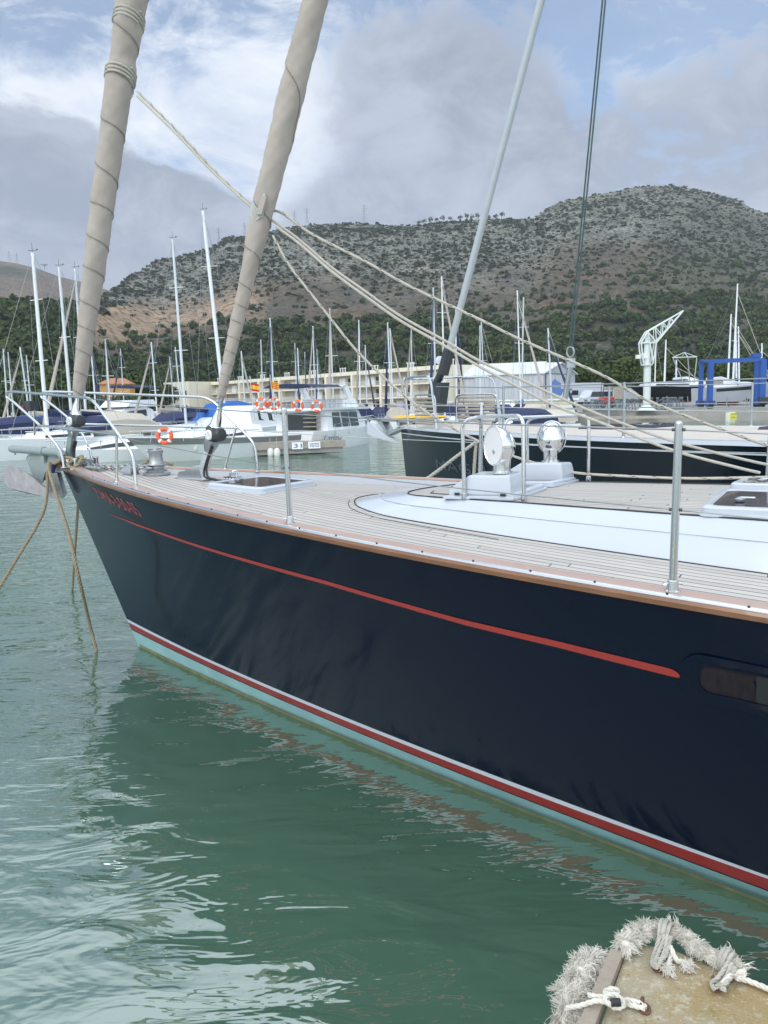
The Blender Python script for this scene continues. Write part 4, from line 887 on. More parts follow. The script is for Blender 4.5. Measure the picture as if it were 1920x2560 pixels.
mb = MB(); mb.tube([H.P(.07, .12, 1.82), H.P(.05, .14, 1.74)], .024, 10); mb.tube([H.P(.36, .11, 1.86), H.P(.39, .115, 1.855)], .024, 10); single('whipping', mb, M['bluetape'], 'navy cloth wrapped round the mooring ropes at the stem', 'wrapping')
mb = laid([H.P(.92, -.30, 1.80), H.P(.98, -.34, 1.86), H.P(1.06, -.36, 1.84), H.P(1.04, -.42, 1.80), H.P(.96, -.44, 1.85), H.P(1.0, -.36, 1.88), H.P(1.12, -.34, 1.84), H.P(1.2, -.44, 1.80)], .017); single('rope_coil', mb, M['tanrope'], 'cream laid rope wound on the far bow bollards behind the pulpit', 'rope')
# ================================================================== the black yacht alongside
NB = Hull((.43, 17.7), 47, 1.80, -.012, .0004, 2.5, 2.0, 9.0, .22, 2.3, 1.85, 9.6, 15)
def byn(u, v, y):
    q = ray(u, v); t = (y + NB.S.dot(NB.n)) / Vector((q.x, q.y)).dot(NB.n); return Vector((q.x * t, q.y * t, CAM_H + q.z * t))
K = Thing('sailing_yacht', 'black hulled sailing yacht with white deck edge moored beyond the cowl vents', 'yacht', NB.P(6, 0, 0))
Gn = [0, .05, .15, .3, .6, 1, 1.5, 2.2, 3, 4, 5, 6, 7, 8, 9, 10.5, 12, 14]
def nstrip(t0, t1, k, off=0.0):
    mb = MB()
    for side in (1, -1):
        rows = [[NB.hull(g, t0 + (t1 - t0) * i / k, side, off) for g in Gn] for i in range(k + 1)]; mb.grid(rows if side == -1 else [r[::-1] for r in rows])
    return mb
mb = nstrip(0, 1.3, 8); g = Gn[-1]; mb.add([NB.hull(g, 0, 1), NB.hull(g, 1, 1), NB.hull(g, 1, -1), NB.hull(g, 0, -1)], [(0, 1, 2, 3)]); kh = K.part('hull', mb, M['blackhull'], smooth=60)
K.part('sheer_line', nstrip(.052, .064, 1, .006), M['stripewhite'], kh)
mb = MB(); mb.grid([[NB.P(g, NB.hb(g) * q * .985, NB.zs(g) + .05 + .06 * (1 - q * q)) for q in np.linspace(-1, 1, 9)] for g in Gn]); K.part('deck', mb, mat('pale_teak_deck', (.54, .49, .44), .7, 0, .08, 2), smooth=60)
for s in (1, -1):
    mb = MB(); mb.rings([[NB.P(g, s * (NB.hb(g) + o), NB.zs(g) + z) for o, z in ((-.16, .04), (-.14, .065), (-.01, .055), (.006, .0), (-.02, -.01))] for g in Gn]); K.part('deck_edge', mb, M['white'])
lettering('name_letters', 'MAGMAR', lambda x, y: NB.hull(1.75 + x * 2.8, lerp([(0, .43), (1, .43)], x) - y * .115, 1, .006), M['greyletters'], kh, K.base)
for g in (7.4, 7.9):
    mb = MB(); c = NB.hull(g, .50, 1, .012); mb.torus(c, .045, .014, NB.n.to_3d(), 16, 6); K.part('drain_ring', mb, M['steel'], kh)
for a0, a1, y0 in ((5.2, 6.3, .2), (8.0, 9.2, -.3), (10.4, 11.6, -.3)):
    mb = MB(); zf = NB.zs(a0) + .10; mb.rings([[NB.P(a, y, zf + z) for a, y in ((a0 + i, y0 - 1 + i), (a1 - i, y0 - 1 + i), (a1 - i, y0 + .6 - i), (a0 + i, y0 + .6 - i))] for z, i in ((0, 0), (.05, .02), (.06, .1))]); K.part('deck_hatch', mb, M['darkglass'])
# stay with its black drum and foil
ax0, ax1, ax2, ax3 = byn(1097, 1010, 0), byn(1090, 960, 0), byn(1122, 878, 0), byn(1353, 0, 0)
d_ = (ax3 - ax2).normalized(); top_ = ax3 + d_ * 6
mb = MB(); mb.tube([ax2, top_], .072, 12); K.part('furled_foil', mb, mat('grey_stay_cover', (.42, .46, .49), .5, .1, .05))
mb = MB(); mb.tube([ax1, ax2 - d_ * .3], .085, 12); mb.tube([ax2 - d_ * .5, ax2 + d_ * .05], .125, 12); K.part('stay_sleeve', mb, M['drum'])
mb = MB(); c = byn(1095, 997, 0); mb.rings([[c + NB.c.to_3d() * x + NB.n.to_3d() * y + Vector((0, 0, z)) for x, y in ((-.19 + z * .2, -.13), (.16 + z * .2, -.13), (.16 + z * .2, .13), (-.19 + z * .2, .13))] for z in (-.30, .22, .34)]); K.part('drum_bag', mb, M['drum'])
# dark green babystay pair with its fitting
t0, t1 = byn(1426, 880, -.6), byn(1510, 0, -.6); e_ = (t1 - t0).normalized() * 5
for k in (-.03, .03):
    mb = MB(); o_ = NB.c.to_3d() * k; mb.tube([t0 + o_, t1 + o_ + e_], .016, 6); K.part('babystay', mb, mat('dark_green_wire', (.05, .085, .085), .6))
mb = MB(); b0 = byn(1412, 1000, -.6); mb.tube([b0, t0 - Vector((0, 0, .28))], .055, 10); mb.tube([t0 - Vector((0, 0, .3)), t0 - Vector((0, 0, .12))], .10, 10); mb.torus(t0, .10, .018, NB.n.to_3d(), 14, 6, .8); K.part('babystay_strut', mb, M['alu'])
# pulpit with seats, stanchions, wires
for s in (1, -1):
    P = lambda a, y, z: NB.P(a, s * y, z + NB.zs(a))
    mb = MB(); mb.tube(rounded([P(.7, .45, .06), P(.65, .5, 1.12), P(1.9, 1.0, 1.12), P(2.1, 1.05, .06)], .22, 6), .024, 8); mb.tube(rounded([P(1.15, .62, .06), P(1.1, .66, .74), P(2.0, .98, .74), P(2.05, 1.02, .06)], .15, 6), .02, 8); pp_ = K.part('pulpit', mb, M['steel'])
    mb = MB()
    for k in range(7): mb.tube([P(1.16, .68, .16 + k * .085), P(1.96, .97, .16 + k * .085)], .026, 6)
    K.part('seat_slats', mb, M['dockwood'], pp_)
    prev = P(2.1, 1.05, .9)
    for g in (4.3, 6.9, 9.4, 11.9):
        b = NB.P(g, s * (NB.hb(g) - .1), NB.zs(g) + .05); mb = MB(); mb.tube([b, b + Vector((0, 0, .80))], .022, 8); mb.lathe([(.045, 0), (.03, .03)], b, n=10); K.part('stanchion', mb, M['alu'])
        mb = MB(); tp = b + Vector((0, 0, .78)); mb.tube([prev, tp], .009, 5); mb.tube([prev - Vector((0, 0, .34)), tp - Vector((0, 0, .36))], .008, 5); K.part('lifeline', mb, M['wire']); prev = tp
mb = MB(); mb.tube(rounded([NB.P(.65, .5, 2.9), NB.P(.35, 0, 2.9), NB.P(.65, -.5, 2.9)], .2), .022, 8); K.part('pulpit', mb, M['steel'])
# bowsprit frame
fr = [(1066, 1072), (940, 1046), (943, 1062), (965, 1086), (985, 1088), (1000, 1075), (1066, 1080)]
mb = MB(); o = [byn(u, v, .12) for u, v in fr]
mb.prism([byn(u, v, .12) for u, v in ((938, 1045), (1070, 1051), (1070, 1058), (940, 1053))], NB.n.to_3d() * -.24); mb.prism([byn(u, v, .12) for u, v in ((938, 1046), (952, 1050), (970, 1082), (968, 1088))], NB.n.to_3d() * -.24)
mb.prism([byn(u, v, .12) for u, v in ((966, 1082), (968, 1089), (1000, 1074), (1070, 1073), (1070, 1066), (998, 1067))], NB.n.to_3d() * -.24)
for u in (990, 1022, 1046): mb.prism([byn(u + a, v, .12) for a, v in ((0, 1050), (8, 1050), (10, 1070), (3, 1070))], NB.n.to_3d() * -.24)
K.part('bowsprit_frame', mb, M['galv'], smooth=10)
AN = Thing('anchor', 'white spade anchor hanging below the black yacht bowsprit', 'anchor', byn(950, 1080, .1))
mb = MB(); o = [byn(u, v, .1) for u, v in ((918, 1056), (928, 1055), (942, 1072), (960, 1086), (1000, 1106), (1006, 1109), (960, 1100), (930, 1090), (920, 1085))]; cen = sum(o, Vector()) / len(o); mb.rings([[cen + (p - cen) * k + NB.n.to_3d() * w for p in o] for k, w in ((.95, .03), (1, 0), (.7, -.12), (.2, -.22))]); AN.part('fluke', mb, M['white'])
mb = MB(); mb.tube([byn(930, 1062, .1), byn(950, 1080, .1), byn(966, 1092, .1)], .03, 8); AN.part('shank', mb, M['white'])
mr = lambda *pts: [byn(u, v, y) for u, v, y in pts]
single('mooring_line', laid(mr((1190, 1105, 2.1), (1130, 1150, 2.6), (1080, 1188, 3.0), (1000, 1240, 3.6)), .03), M['dirtyrope'], 'grey laid rope slanting down across the black hull letters', 'rope')
single('mooring_line', laid(mr((1190, 1105, 2.1), (1187, 1150, 2.14), (1183, 1210, 2.18), (1178, 1260, 2.2)), .03), M['dirtyrope'], 'grey laid rope hanging straight down in front of the black hull', 'rope')

# ================================================================== boats across the basin
class Fr:                                # a frame on the water: x forward, y to port, z up
    def __init__(s, P, d): s.P0 = Vector((P[0], P[1], 0)); s.d = Vector((d[0], d[1])).normalized(); s.l = Vector((-s.d.y, s.d.x))
    kz = 1.0
    def __call__(s, x, y, z): q = Vector((s.P0.x, s.P0.y)) + s.d * x + s.l * y; return Vector((q.x, q.y, z * s.kz))
def hull_rows(F, L, B, fb, n=14, rake=.10, stern=.8, z0=-.25, sheer=.18, flare=.82):
    rows = []; xs = [L * (.5 - (1 - (1 - i / n) ** 1.0) * 1.0) for i in range(n + 1)]
    for j, f in enumerate((1, .75, .45, .15, 0)):
        row = []
        for x in xs:
            u = (L * .5 - x) / L; b = B / 2 * min(1, (1 - (1 - min(u / .62, 1)) ** 2.0)) * (1 if u < .62 else 1 - (1 - stern) * ((u - .62) / .38) ** 2); b *= flare + (1 - flare) * f
            zt = fb * (1 + sheer * (1 - u) ** 2); z = z0 + (zt - z0) * f; row.append((x - rake * L * (1 - f) * max(0, 1 - u * 1.6), b, z))
        rows.append(row)
    return rows
def hull_mesh(F, rows, lo=0, hi=4):
    mb = MB()
    for s in (1, -1):
        R2 = [[F(x, s * b, z) for x, b, z in r] for r in rows[lo:hi + 1]]; mb.grid(R2 if s == 1 else [r[::-1] for r in R2])
    a = [F(r[-1][0], r[-1][1], r[-1][2]) for r in rows[lo:hi + 1]]; b = [F(r[-1][0], -r[-1][1], r[-1][2]) for r in rows[lo:hi + 1]]
    for i in range(len(a) - 1): mb.add([a[i], b[i], b[i + 1], a[i + 1]], [(0, 1, 2, 3)])
    return mb
def deck_mesh(F, rows, dz=-.02): 
    mb = MB(); r = rows[0]; mb.grid([[F(x, b * q * .98, z + dz + .05 * (1 - q * q)) for q in (-1, -.5, 0, .5, 1)] for x, b, z in r]); return mb
def cabin(F, secs):                      # secs: (x, half breadth, z base, z top, inset)
    mb = MB(); mb.rings([[F(x, -b, zb), F(x, -b + i, zt - .06), F(x, -b + i * 1.6, zt), F(x, b - i * 1.6, zt), F(x, b - i, zt - .06), F(x, b, zb)] for x, b, zb, zt, i in secs]); return mb
def band(F, secs, f0, f1, off=.012):     # dark window band on both cabin sides
    out = []
    for s in (1, -1):
        mb = MB(); top, bot = [], []
        for x, b, zb, zt, i in secs:
            for lst, f in ((top, f1), (bot, f0)): lst.append(F(x, s * (b - i * f + off), zb + (zt - .06 - zb) * f))
        mb.grid([top, bot]); out.append(mb)
    return out
def fender(T, p, r=.13, h=.6, m='whiterope2'):
    mb = MB(); mb.lathe([(.03, 0), (r * .8, .08), (r, .16), (r, h - .14), (r * .7, h - .04), (.03, h)], p - Vector((0, 0, h)), n=12); t = Thing('fender', T, 'fender', p); t.part('body', mb, M[m]); mb = MB(); mb.tube([p - Vector((0, 0, .05)), p + Vector((0, 0, .5))], .014, 5); t.part('lanyard', mb, M['rope']); return t
def lifering(p, ax, label, R=.30):
    t = Thing('lifebuoy', label, 'lifebuoy', p, None); ax = Vector(ax).normalized(); mb = MB(); mb.torus(p, R, R * .30, ax, 28, 10); t.part('ring', mb, M['orange'])
    q = ax.to_track_quat('Z', 'Y').to_matrix()
    for k in range(4):
        a = R_(45 + 90 * k); c = p + q @ Vector((R * math.cos(a), R * math.sin(a), 0)); tg = q @ Vector((-math.sin(a), math.cos(a), 0)); mb = MB(); mb.tube([c - tg * .05, c + tg * .05], R * .315, 10); t.part('band', mb, M['boatwhite'])
    return t
def rig(T, F, xm, zb, top, bot, L, fb, cover, r=.075, spreaders=1, wires=True, mastm='mast', lean=None):
    mb = MB(); k = (top - bot); mb.tube([bot, bot + k * .5, top], [r, r, r * .8], 10); ms_ = T.part('mast', mb, M[mastm])
    for i in range(spreaders):
        f = (i + 1) / (spreaders + 1) + .08; c = bot + k * f; mb = MB(); w = .30 + .04 * k.length * .5
        mb.tube([c - F.l.to_3d() * w, c, c + F.l.to_3d() * w], .022, 5); T.part('spreader', mb, M['mastwhite'], ms_)
    if wires:
        mb = MB(); bw = F(L * .49, 0, fb * 1.1); st = F(-L * .48, 0, fb); mb.tube([bw, top], .012, 4); T.part('forestay', mb, M['wire'])
        mb = MB(); mb.tube([st, top], .010, 4); T.part('backstay', mb, M['wire'])
        for s in (1, -1):
            mb = MB(); c = bot + k * (spreaders / (spreaders + 1) + .08) + F.l.to_3d() * s * (.30 + .02 * k.length); mb.tube([F(xm - .2, s * 1.1, fb), c, top], .010, 4); T.part('shroud', mb, M['wire'])
    mb = MB(); mb.tube([top, top + Vector((0, 0, .5))], .010, 4); mb.tube([top + Vector((-.22, 0, .12)), top + Vector((.25, 0, .12))], .012, 4); mb.ball(top + Vector((.25, 0, .16)), .04, 6, 4); T.part('masthead_gear', mb, M['darkwire'], ms_)
    if cover:
        z = zb + .9; mb = MB(); a, b = F(xm - .15, 0, z + .12), F(xm - L * .38, 0, z); mb.tube([a, a.lerp(b, .5), b], [.22, .17, .09], 10); T.part('boom_cover', mb, M[cover])
CR = random.Random(5)
def sailboat(label, ut, vt, ub, D, L=None, head=None, hullm='boatwhite', cover='navycloth', group=None, spreaders=1, r=.07, jib=None, hood=None, wires=True, mastm='mast'):
    fb = .95; bot = atd(ub, 1000, D); bot.z = fb + .25; top = atd(ut, vt, D + .2); H_ = top.z - bot.z; L = L or max(6.5, min(12, H_ * .8)); d = head or (CR.uniform(-.5, .5), -1); xm = L * .08
    F = Fr((bot.x - Vector(d).normalized().x * xm, bot.y - Vector(d).normalized().y * xm), d)
    T = Thing('sailboat', label, 'sailboat', F(0, 0, 0), group); rows = hull_rows(F, L, L * .32, fb)
    hh = T.part('hull', hull_mesh(F, rows), M[hullm], smooth=60); T.part('deck', deck_mesh(F, rows), M['offwhite'])
    cs = [(L * .22, .25, fb * 1.0, fb + .12, .08), (L * .16, L * .09, fb, fb + .36, .1), (-L * .12, L * .115, fb - .02, fb + .42, .1), (-L * .14, L * .115, fb - .02, fb + .36, .1)]
    T.part('cabin', cabin(F, cs), M['boatwhite'])
    for mb in band(F, cs[1:3], .35, .75): T.part('cabin_window', mb, M['glass'])
    rig(T, F, xm, fb + .35, top, bot, L, fb, cover, r, spreaders, wires, mastm)
    if jib:
        a, b = F(L * .48, 0, fb + .4), top - Vector((0, 0, .6)); mb = MB(); mb.tube([a, a.lerp(b, .1), a.lerp(b, .5), b], [.05, .12, .09, .03], 9); T.part('furled_jib', mb, M[jib])
    if hood:
        mb = MB(); mb.rings([[F(-L * .14 - x, y * L * .12, fb + .35 + z) for y, z in ((-1, 0), (-.9, .5 * k), (-.5, .8 * k), (.5, .8 * k), (.9, .5 * k), (1, 0))] for x, k in ((-.3, .3), (0, .8), (.5, 1), (1.2, 1.0))]); T.part('spray_hood', mb, M[hood])
    mb = MB(); z = fb * 1.1
    for s in (1, -1):
        q = []
        for x in (L * .49, L * .3, L * .05, -L * .2, -L * .46):
            u = (L * .5 - x) / L; b = L * .16 * min(1, 1 - (1 - min(u / .62, 1)) ** 2) * .95; mb.tube([F(x, s * b, fb), F(x, s * b, fb + .62)], .014, 4); q.append(F(x, s * b, fb + .6))
        mb.tube(q, .009, 4)
    T.part('guard_rail', mb, M['steel']); return T, F, L, fb
SB = 'sailboats moored across the basin'
# near left boats
T, F, L, fb = sailboat('sailboat with tall silver mast left of the furled headsail, nearest that edge', 81, 632, 112, 41, 9.5, (-.50, -.87), 'boatwhite', 'navycloth', SB, 2, .10, None, 'navycloth', mastm='mastwhite')
sailboat('sailboat whose mast carries a yellow cap left of the furled headsail', 147, 668, 176, 46, 10, (-.5, -.85), 'offwhite', 'beigecloth', SB, 1, .095, None, None)
sailboat('sailboat with mast half hidden behind the furled headsail', 187, 672, 212, 50, 10, (-.3, -.95), 'boatwhite', 'navycloth', SB, 1, .085, 'canvas')
sailboat('sailboat with silver mast second left of the staysail', 431, 598, 462, 52, 11, (-.35, -.95), 'boatwhite', 'navycloth', SB, 2, .095, None, 'navycloth')
sailboat('sailboat with the tallest bright white mast left of the staysail', 507, 527, 562, 55, 12, (-.2, -1), 'boatwhite', 'bluecloth', SB, 2, .13, None, 'bluecloth', mastm='mastwhite')
small_ = [(8, 872, 16, 78), (20, 880, 30, 84), (50, 868, 72, 66), (66, 888, 76, 70), (226, 850, 238, 75), (263, 848, 274, 60), (301, 872, 309, 80), (378, 855, 391, 64), (424, 892, 434, 82), (438, 868, 452, 74)]
zone_names = ['left of the furled headsail']
def ordw(i): return ['first', 'second', 'third', 'fourth', 'fifth', 'sixth', 'seventh', 'eighth', 'ninth', 'tenth', 'eleventh', 'twelfth', 'thirteenth', 'fourteenth', 'fifteenth', 'sixteenth', 'seventeenth', 'eighteenth'][i]
def fleet(lst, words, **kw):
    for i, (ut, vt, ub, D) in enumerate(lst):
        sailboat(words % ordw(i), ut, vt, ub, D, None, (CR.uniform(-.7, .7), CR.choice([-1, -1, 1])), CR.choice(['boatwhite', 'boatwhite', 'offwhite', 'dullwhite', 'navycloth']), CR.choice(['navycloth', 'bluecloth', 'beigecloth', 'canvas', None]), SB, CR.choice([1, 1, 2]), CR.uniform(.055, .075), CR.choice([None, 'canvas', 'navycloth']), CR.choice([None, 'navycloth', 'beigecloth']), mastm=CR.choice(['mast', 'mast', 'mastwhite']), **kw)
fleet(small_[:4], 'distant sailboat with short mast, %s from the left photo edge')
fleet(small_[4:], 'distant sailboat with short mast between the two furled sails, %s counting rightward')
mid = [(603, 878, 613, 72), (652, 849, 656, 88), (675, 795, 685, 64), (737, 858, 742, 95), (744, 870, 749, 96), (762, 880, 764, 100), (782, 815, 788, 76), (792, 873, 798, 92), (824, 771, 834, 62), (897, 800, 900, 70), (913, 862, 917, 90), (969, 806, 978, 66), (975, 821, 982, 78), (1028, 815, 1031, 80)]
fleet(mid, 'sailboat with bare mast in front of the cream apartment block, %s from its left end')
rt = [(1083, 719, 1090, 58), (1104, 691, 1112, 60), (1139, 771, 1141, 70), (1200, 814, 1200, 84), (1203, 805, 1212, 82), (1293, 726, 1303, 66), (1309, 743, 1304, 70), (1370, 820, 1381, 62)]
fleet(rt, 'sailboat with bare mast right of the black furler, %s counting rightward')

# motor boats -----------------------------------------------------------------
def mboat(name, label, P, d, L, B, fb, secs, win=(.35, .8), hullm='boatwhite', stripe=None, group=None, rake=.16, cabm='boatwhite', kz=.72):
    F = Fr(P, d); F.kz = kz; T = Thing(name, label, 'motorboat', F(0, 0, 0), group); rows = hull_rows(F, L, B, fb, rake=rake, stern=.92, sheer=.28, flare=.78)
    hh = T.part('hull', hull_mesh(F, rows), M[hullm], smooth=60); T.part('deck', deck_mesh(F, rows), M['boatwhite'])
    if stripe:
        for s in (1, -1):
            mb = MB(); r0 = rows[0]; r1 = rows[1]
            mb.grid([[F(a[0] + (b[0] - a[0]) * f + .01, s * (a[1] + (b[1] - a[1]) * f + .012), a[2] + (b[2] - a[2]) * f) for a, b in zip(r0, r1)] for f in ((.12, 1.0) if s == -1 else (1.0, .12))]); T.part('hull_stripe', mb, M[stripe], hh)
    if secs:
        T.part('cabin', cabin(F, secs), M[cabm])
        for mb in band(F, secs[1:-1], *win): T.part('side_window', mb, M['glass'])
    return T, F, rows
GREYB = M['stripegrey'] = mat('grey_hull_band', (.20, .21, .205), .4)
M['palehull'] = mat('pale_grey_gelcoat', (.68, .72, .71), .3, 0, .03, coat=.3)
# grey-striped cruiser with the lifebuoy on its bow
a, b = atz(385, 1156, 0), atz(650, 1135, 0); d = (a - b); L = 9.0; dn = Vector((d.x, d.y)).normalized(); P = Vector((a.x, a.y)) - dn * (L * .5 - 1.3)
secs = [(L * .38, .15, 1.25, 1.42, .1), (L * .22, .8, 1.22, 1.75, .25), (-.5, 1.15, 1.2, 2.05, .3), (-1.2, 1.2, 1.2, 2.25, .25), (-2.2, 1.2, 1.2, 2.1, .2)]
T, F1, rows = mboat('motorboat', 'pale grey motor cruiser with dark grey band, its bow pointing left at the pulpit', P, dn, L, 2.9, 1.3, secs, (.3, .5), 'palehull', 'stripegrey')
mb = MB()
for s in (1, -1):
    mb.tube([F1(L * .47, s * .15, 2.0), F1(L * .3, s * .85, 1.95), F1(0, s * 1.3, 1.85), F1(-L * .2, s * 1.35, 1.8)], .02, 5)
    for x, y in ((L * .4, .5), (L * .25, 1.0), (0, 1.3)): mb.tube([F1(x, s * y, 1.3), F1(x - .1, s * y, 1.9)], .016, 5)
T.part('bow_rail', mb, M['steel'])
lifering(atd(412, 1090, 33.9), (-.1, -1, .1), 'orange lifebuoy hung on the bow rail of the grey cruiser')
for u, v, D, w in ((487, 1098, 35.4, 'white sausage fender on the near side of the grey cruiser, left one'), (627, 1100, 38.2, 'white sausage fender near the stern of the grey cruiser')): fender(w, atd(u, v, D))
# big white trawler yacht
a, b = atz(922, 1105, 0), atz(700, 1129, 0); dn = Vector((a.x - b.x, a.y - b.y)).normalized(); L = 9.6; P = Vector((a.x, a.y)) - dn * (L * .5 - .7)
secs = [(L * .36, .3, 1.5, 1.9, .1), (L * .30, .9, 1.5, 2.15, .2), (L * .12, 1.5, 1.45, 2.3, .2), (L * .08, 1.6, 1.4, 3.05, .3), (-L * .3, 1.75, 1.3, 3.15, .12), (-L * .34, 1.75, 1.3, 3.1, .12)]
T, F2, rows = mboat('motor_yacht', 'large white trawler yacht with flybridge arch and dark fenders in front of the apartments', P, dn, L, 4.0, 1.5, None, rake=.08, kz=.68)
T.part('cabin', cabin(F2, secs), M['boatwhite'])
for s in (1, -1):
    for x0, x1, f0, f1, zt in ((-.28, -.19, .30, .88, 3.1), (-.175, -.09, .30, .88, 3.08), (-.075, .02, .30, .88, 3.06)):
        mb = MB(); y = lambda x: s * (1.765 - (x + .3) * .36); mb.add([F2(L * x0, y(x0), 1.75), F2(L * x1, y(x1), 1.75), F2(L * (x1 - .008), y(x1) - s * .1, 2.92), F2(L * x0, y(x0) - s * .1, 2.92)], [(0, 1, 2, 3)]); T.part('saloon_window', mb, M['glass'])
    for x, w in ((.20, .42), (.285, .16), (.32, .16)):
        mb = MB(); y = s * np.interp(L * x, [L * .12, L * .30, L * .36], [1.42, .85, .3]); mb.box(F2(L * x, y, 1.9), (w, .05, .26), Matrix.Rotation(math.atan2(dn.y, dn.x) - s * .30, 3, 'Z')); T.part('forward_port', mb, M['glass'])
mb = MB(); mb.rings([[F2(L * x, y, z) for y, z in ((-1.9, 3.12), (-1.95, 3.3), (1.95, 3.3), (1.9, 3.12))] for x in (-.46, -.1, .1)]); fbk = T.part('flybridge_deck', mb, M['boatwhite'])
mb = MB(); mb.rings([[F2(L * x, y * k, z) for y, z in ((-1.5, 3.28), (-1.45, zt), (1.45, zt), (1.5, 3.28))] for x, zt, k in ((.10, 3.5, .8), (.02, 3.95, 1), (-.12, 4.0, 1), (-.13, 3.5, 1))]); T.part('flybridge_coaming', mb, M['boatwhite'])
mb = MB()
for s in (1, -1): mb.prism([F2(L * x, s * 1.55, z) for x, z in ((-.03, 3.3), (.02, 3.3), (-.08, 5.1), (-.13, 5.1))], F2.l.to_3d() * .14 * -s)
mb.prism([F2(L * x, 1.55, z) for x, z in ((-.08, 5.1), (-.13, 5.1), (-.15, 5.0), (-.09, 4.92))], F2.l.to_3d() * -3.1); T.part('radar_arch', mb, M['boatwhite'], smooth=10)
mb = MB(); mb.rings([[F2(L * x, y, 4.95 + z) for y, z in ((-1.6, 0), (-1.2, .22), (0, .3), (1.2, .22), (1.6, 0), (0, .12))] for x in (-.47, -.3, -.14)]); T.part('bimini', mb, M['navycloth'])
for x in (-.46, -.3, -.16):
    for s in (1, -1): mb = MB(); mb.tube([F2(L * x, s * 1.55, 3.3), F2(L * x, s * 1.55, 4.98)], .022, 5); T.part('bimini_post', mb, M['steel'])
for s in (1, -1):
    mb = MB()
    for k in range(7): x = -.46 + k * .05; mb.tube([F2(L * x, s * 1.85, 3.3), F2(L * x, s * 1.85, 3.95)], .018, 5)
    for z in (3.95, 3.65): mb.tube([F2(L * -.46, s * 1.85, z), F2(L * -.15, s * 1.85, z)], .018, 5)
    T.part('flybridge_rail', mb, M['steel'])
mb = MB(); 
for k in range(5): mb.box(F2(-L * .37, -.9 , 1.5 + k * .34), (.5, .8, .05), Matrix.Rotation(math.atan2(dn.y, dn.x), 3, 'Z'))
T.part('ladder', mb, M['dockwood'])
mb = MB(); mb.add([F2(-L * .343, -1.0, 1.35), F2(-L * .343, .9, 1.35), F2(-L * .343, .9, 2.95), F2(-L * .343, -1.0, 2.95)], [(0, 1, 2, 3)]); T.part('aft_door', mb, M['glass'])
lettering('name_letters', 'Carlota', lambda x, y: F2(-L * .42 + x * 1.7, -(np.interp(-L * .42 + x * 1.7, [-4.6, -1.5], [1.92, 2.03])), .72 + y * .45), M['ink'], T.o, T.base, .3)
mb = MB()
for s in (1, -1):
    q = [F2(L * .49, 0, 2.45)] + [F2(L * x, s * y, 2.3 - (.49 - x) * .4) for x, y in ((.4, .85), (.25, 1.55), (.05, 1.9), (-.15, 1.95), (-.3, 1.95))]; mb.tube(q, .02, 5)
    for p in q[1:]: mb.tube([p, p - Vector((0, 0, .65))], .016, 5)
T.part('side_rail', mb, M['steel'])
for u, v, D, w in ((824, 1090, 42.6, 'dark navy fender nearest the stern of the white trawler yacht'), (872, 1072, 45, 'dark navy fender amidships on the white trawler yacht'), (905, 1068, 47, 'dark navy fender nearest the bow of the white trawler yacht')): fender(w, atd(u, v, D), .2, .85, 'navycloth')
for i, (u, v) in enumerate(((653, 1010), (685, 1010), (745, 1014), (792, 1016))): lifering(atd(u, v, 38.2 + i * .3), (-.2, -1, 0), ['orange lifebuoy furthest left on the trawler flybridge rail', 'orange lifebuoy second from left before the navy cloth panel', 'orange lifebuoy right of the near stanchion top on the flybridge rail', 'orange lifebuoy at the right end of the trawler flybridge rail'][i], .24)
def flag(u, v, D, bands, label, w=.42, h=.36):
    c = atd(u, v, D); t = Thing('flag', label, 'flag', c - Vector((0, 0, h))); mb = MB(); mb.tube([c + Vector((-w * .5, 0, .5)), c + Vector((-w * .5 + .15, 0, -1.6))], .02, 5); t.part('flagstaff', mb, M['steel']); z = h / 2; tot = sum(x for x, m in bands)
    for x, m in bands:
        dz_ = h * x / tot; mb = MB(); mb.grid([[c + Vector((-w / 2 + w * k / 8, .05 * math.sin(k * 1.3), zz - .012 * k)) for k in range(9)] for zz in (z, z - dz_)]); t.part('flag_stripe', mb, m); z -= dz_
fr_, fy_ = mat('flag_red', (.55, .03, .03), .7), mat('flag_yellow', (.75, .50, .05), .7)
flag(637, 966, 37, [(1, fr_), (2, fy_), (1, fr_)], 'red and yellow banded flag left of the navy bimini'); flag(687, 962, 38, [(1, fy_)] + [(1, fr_), (1, fy_)] * 4, 'yellow flag with narrow red stripes before the navy bimini')
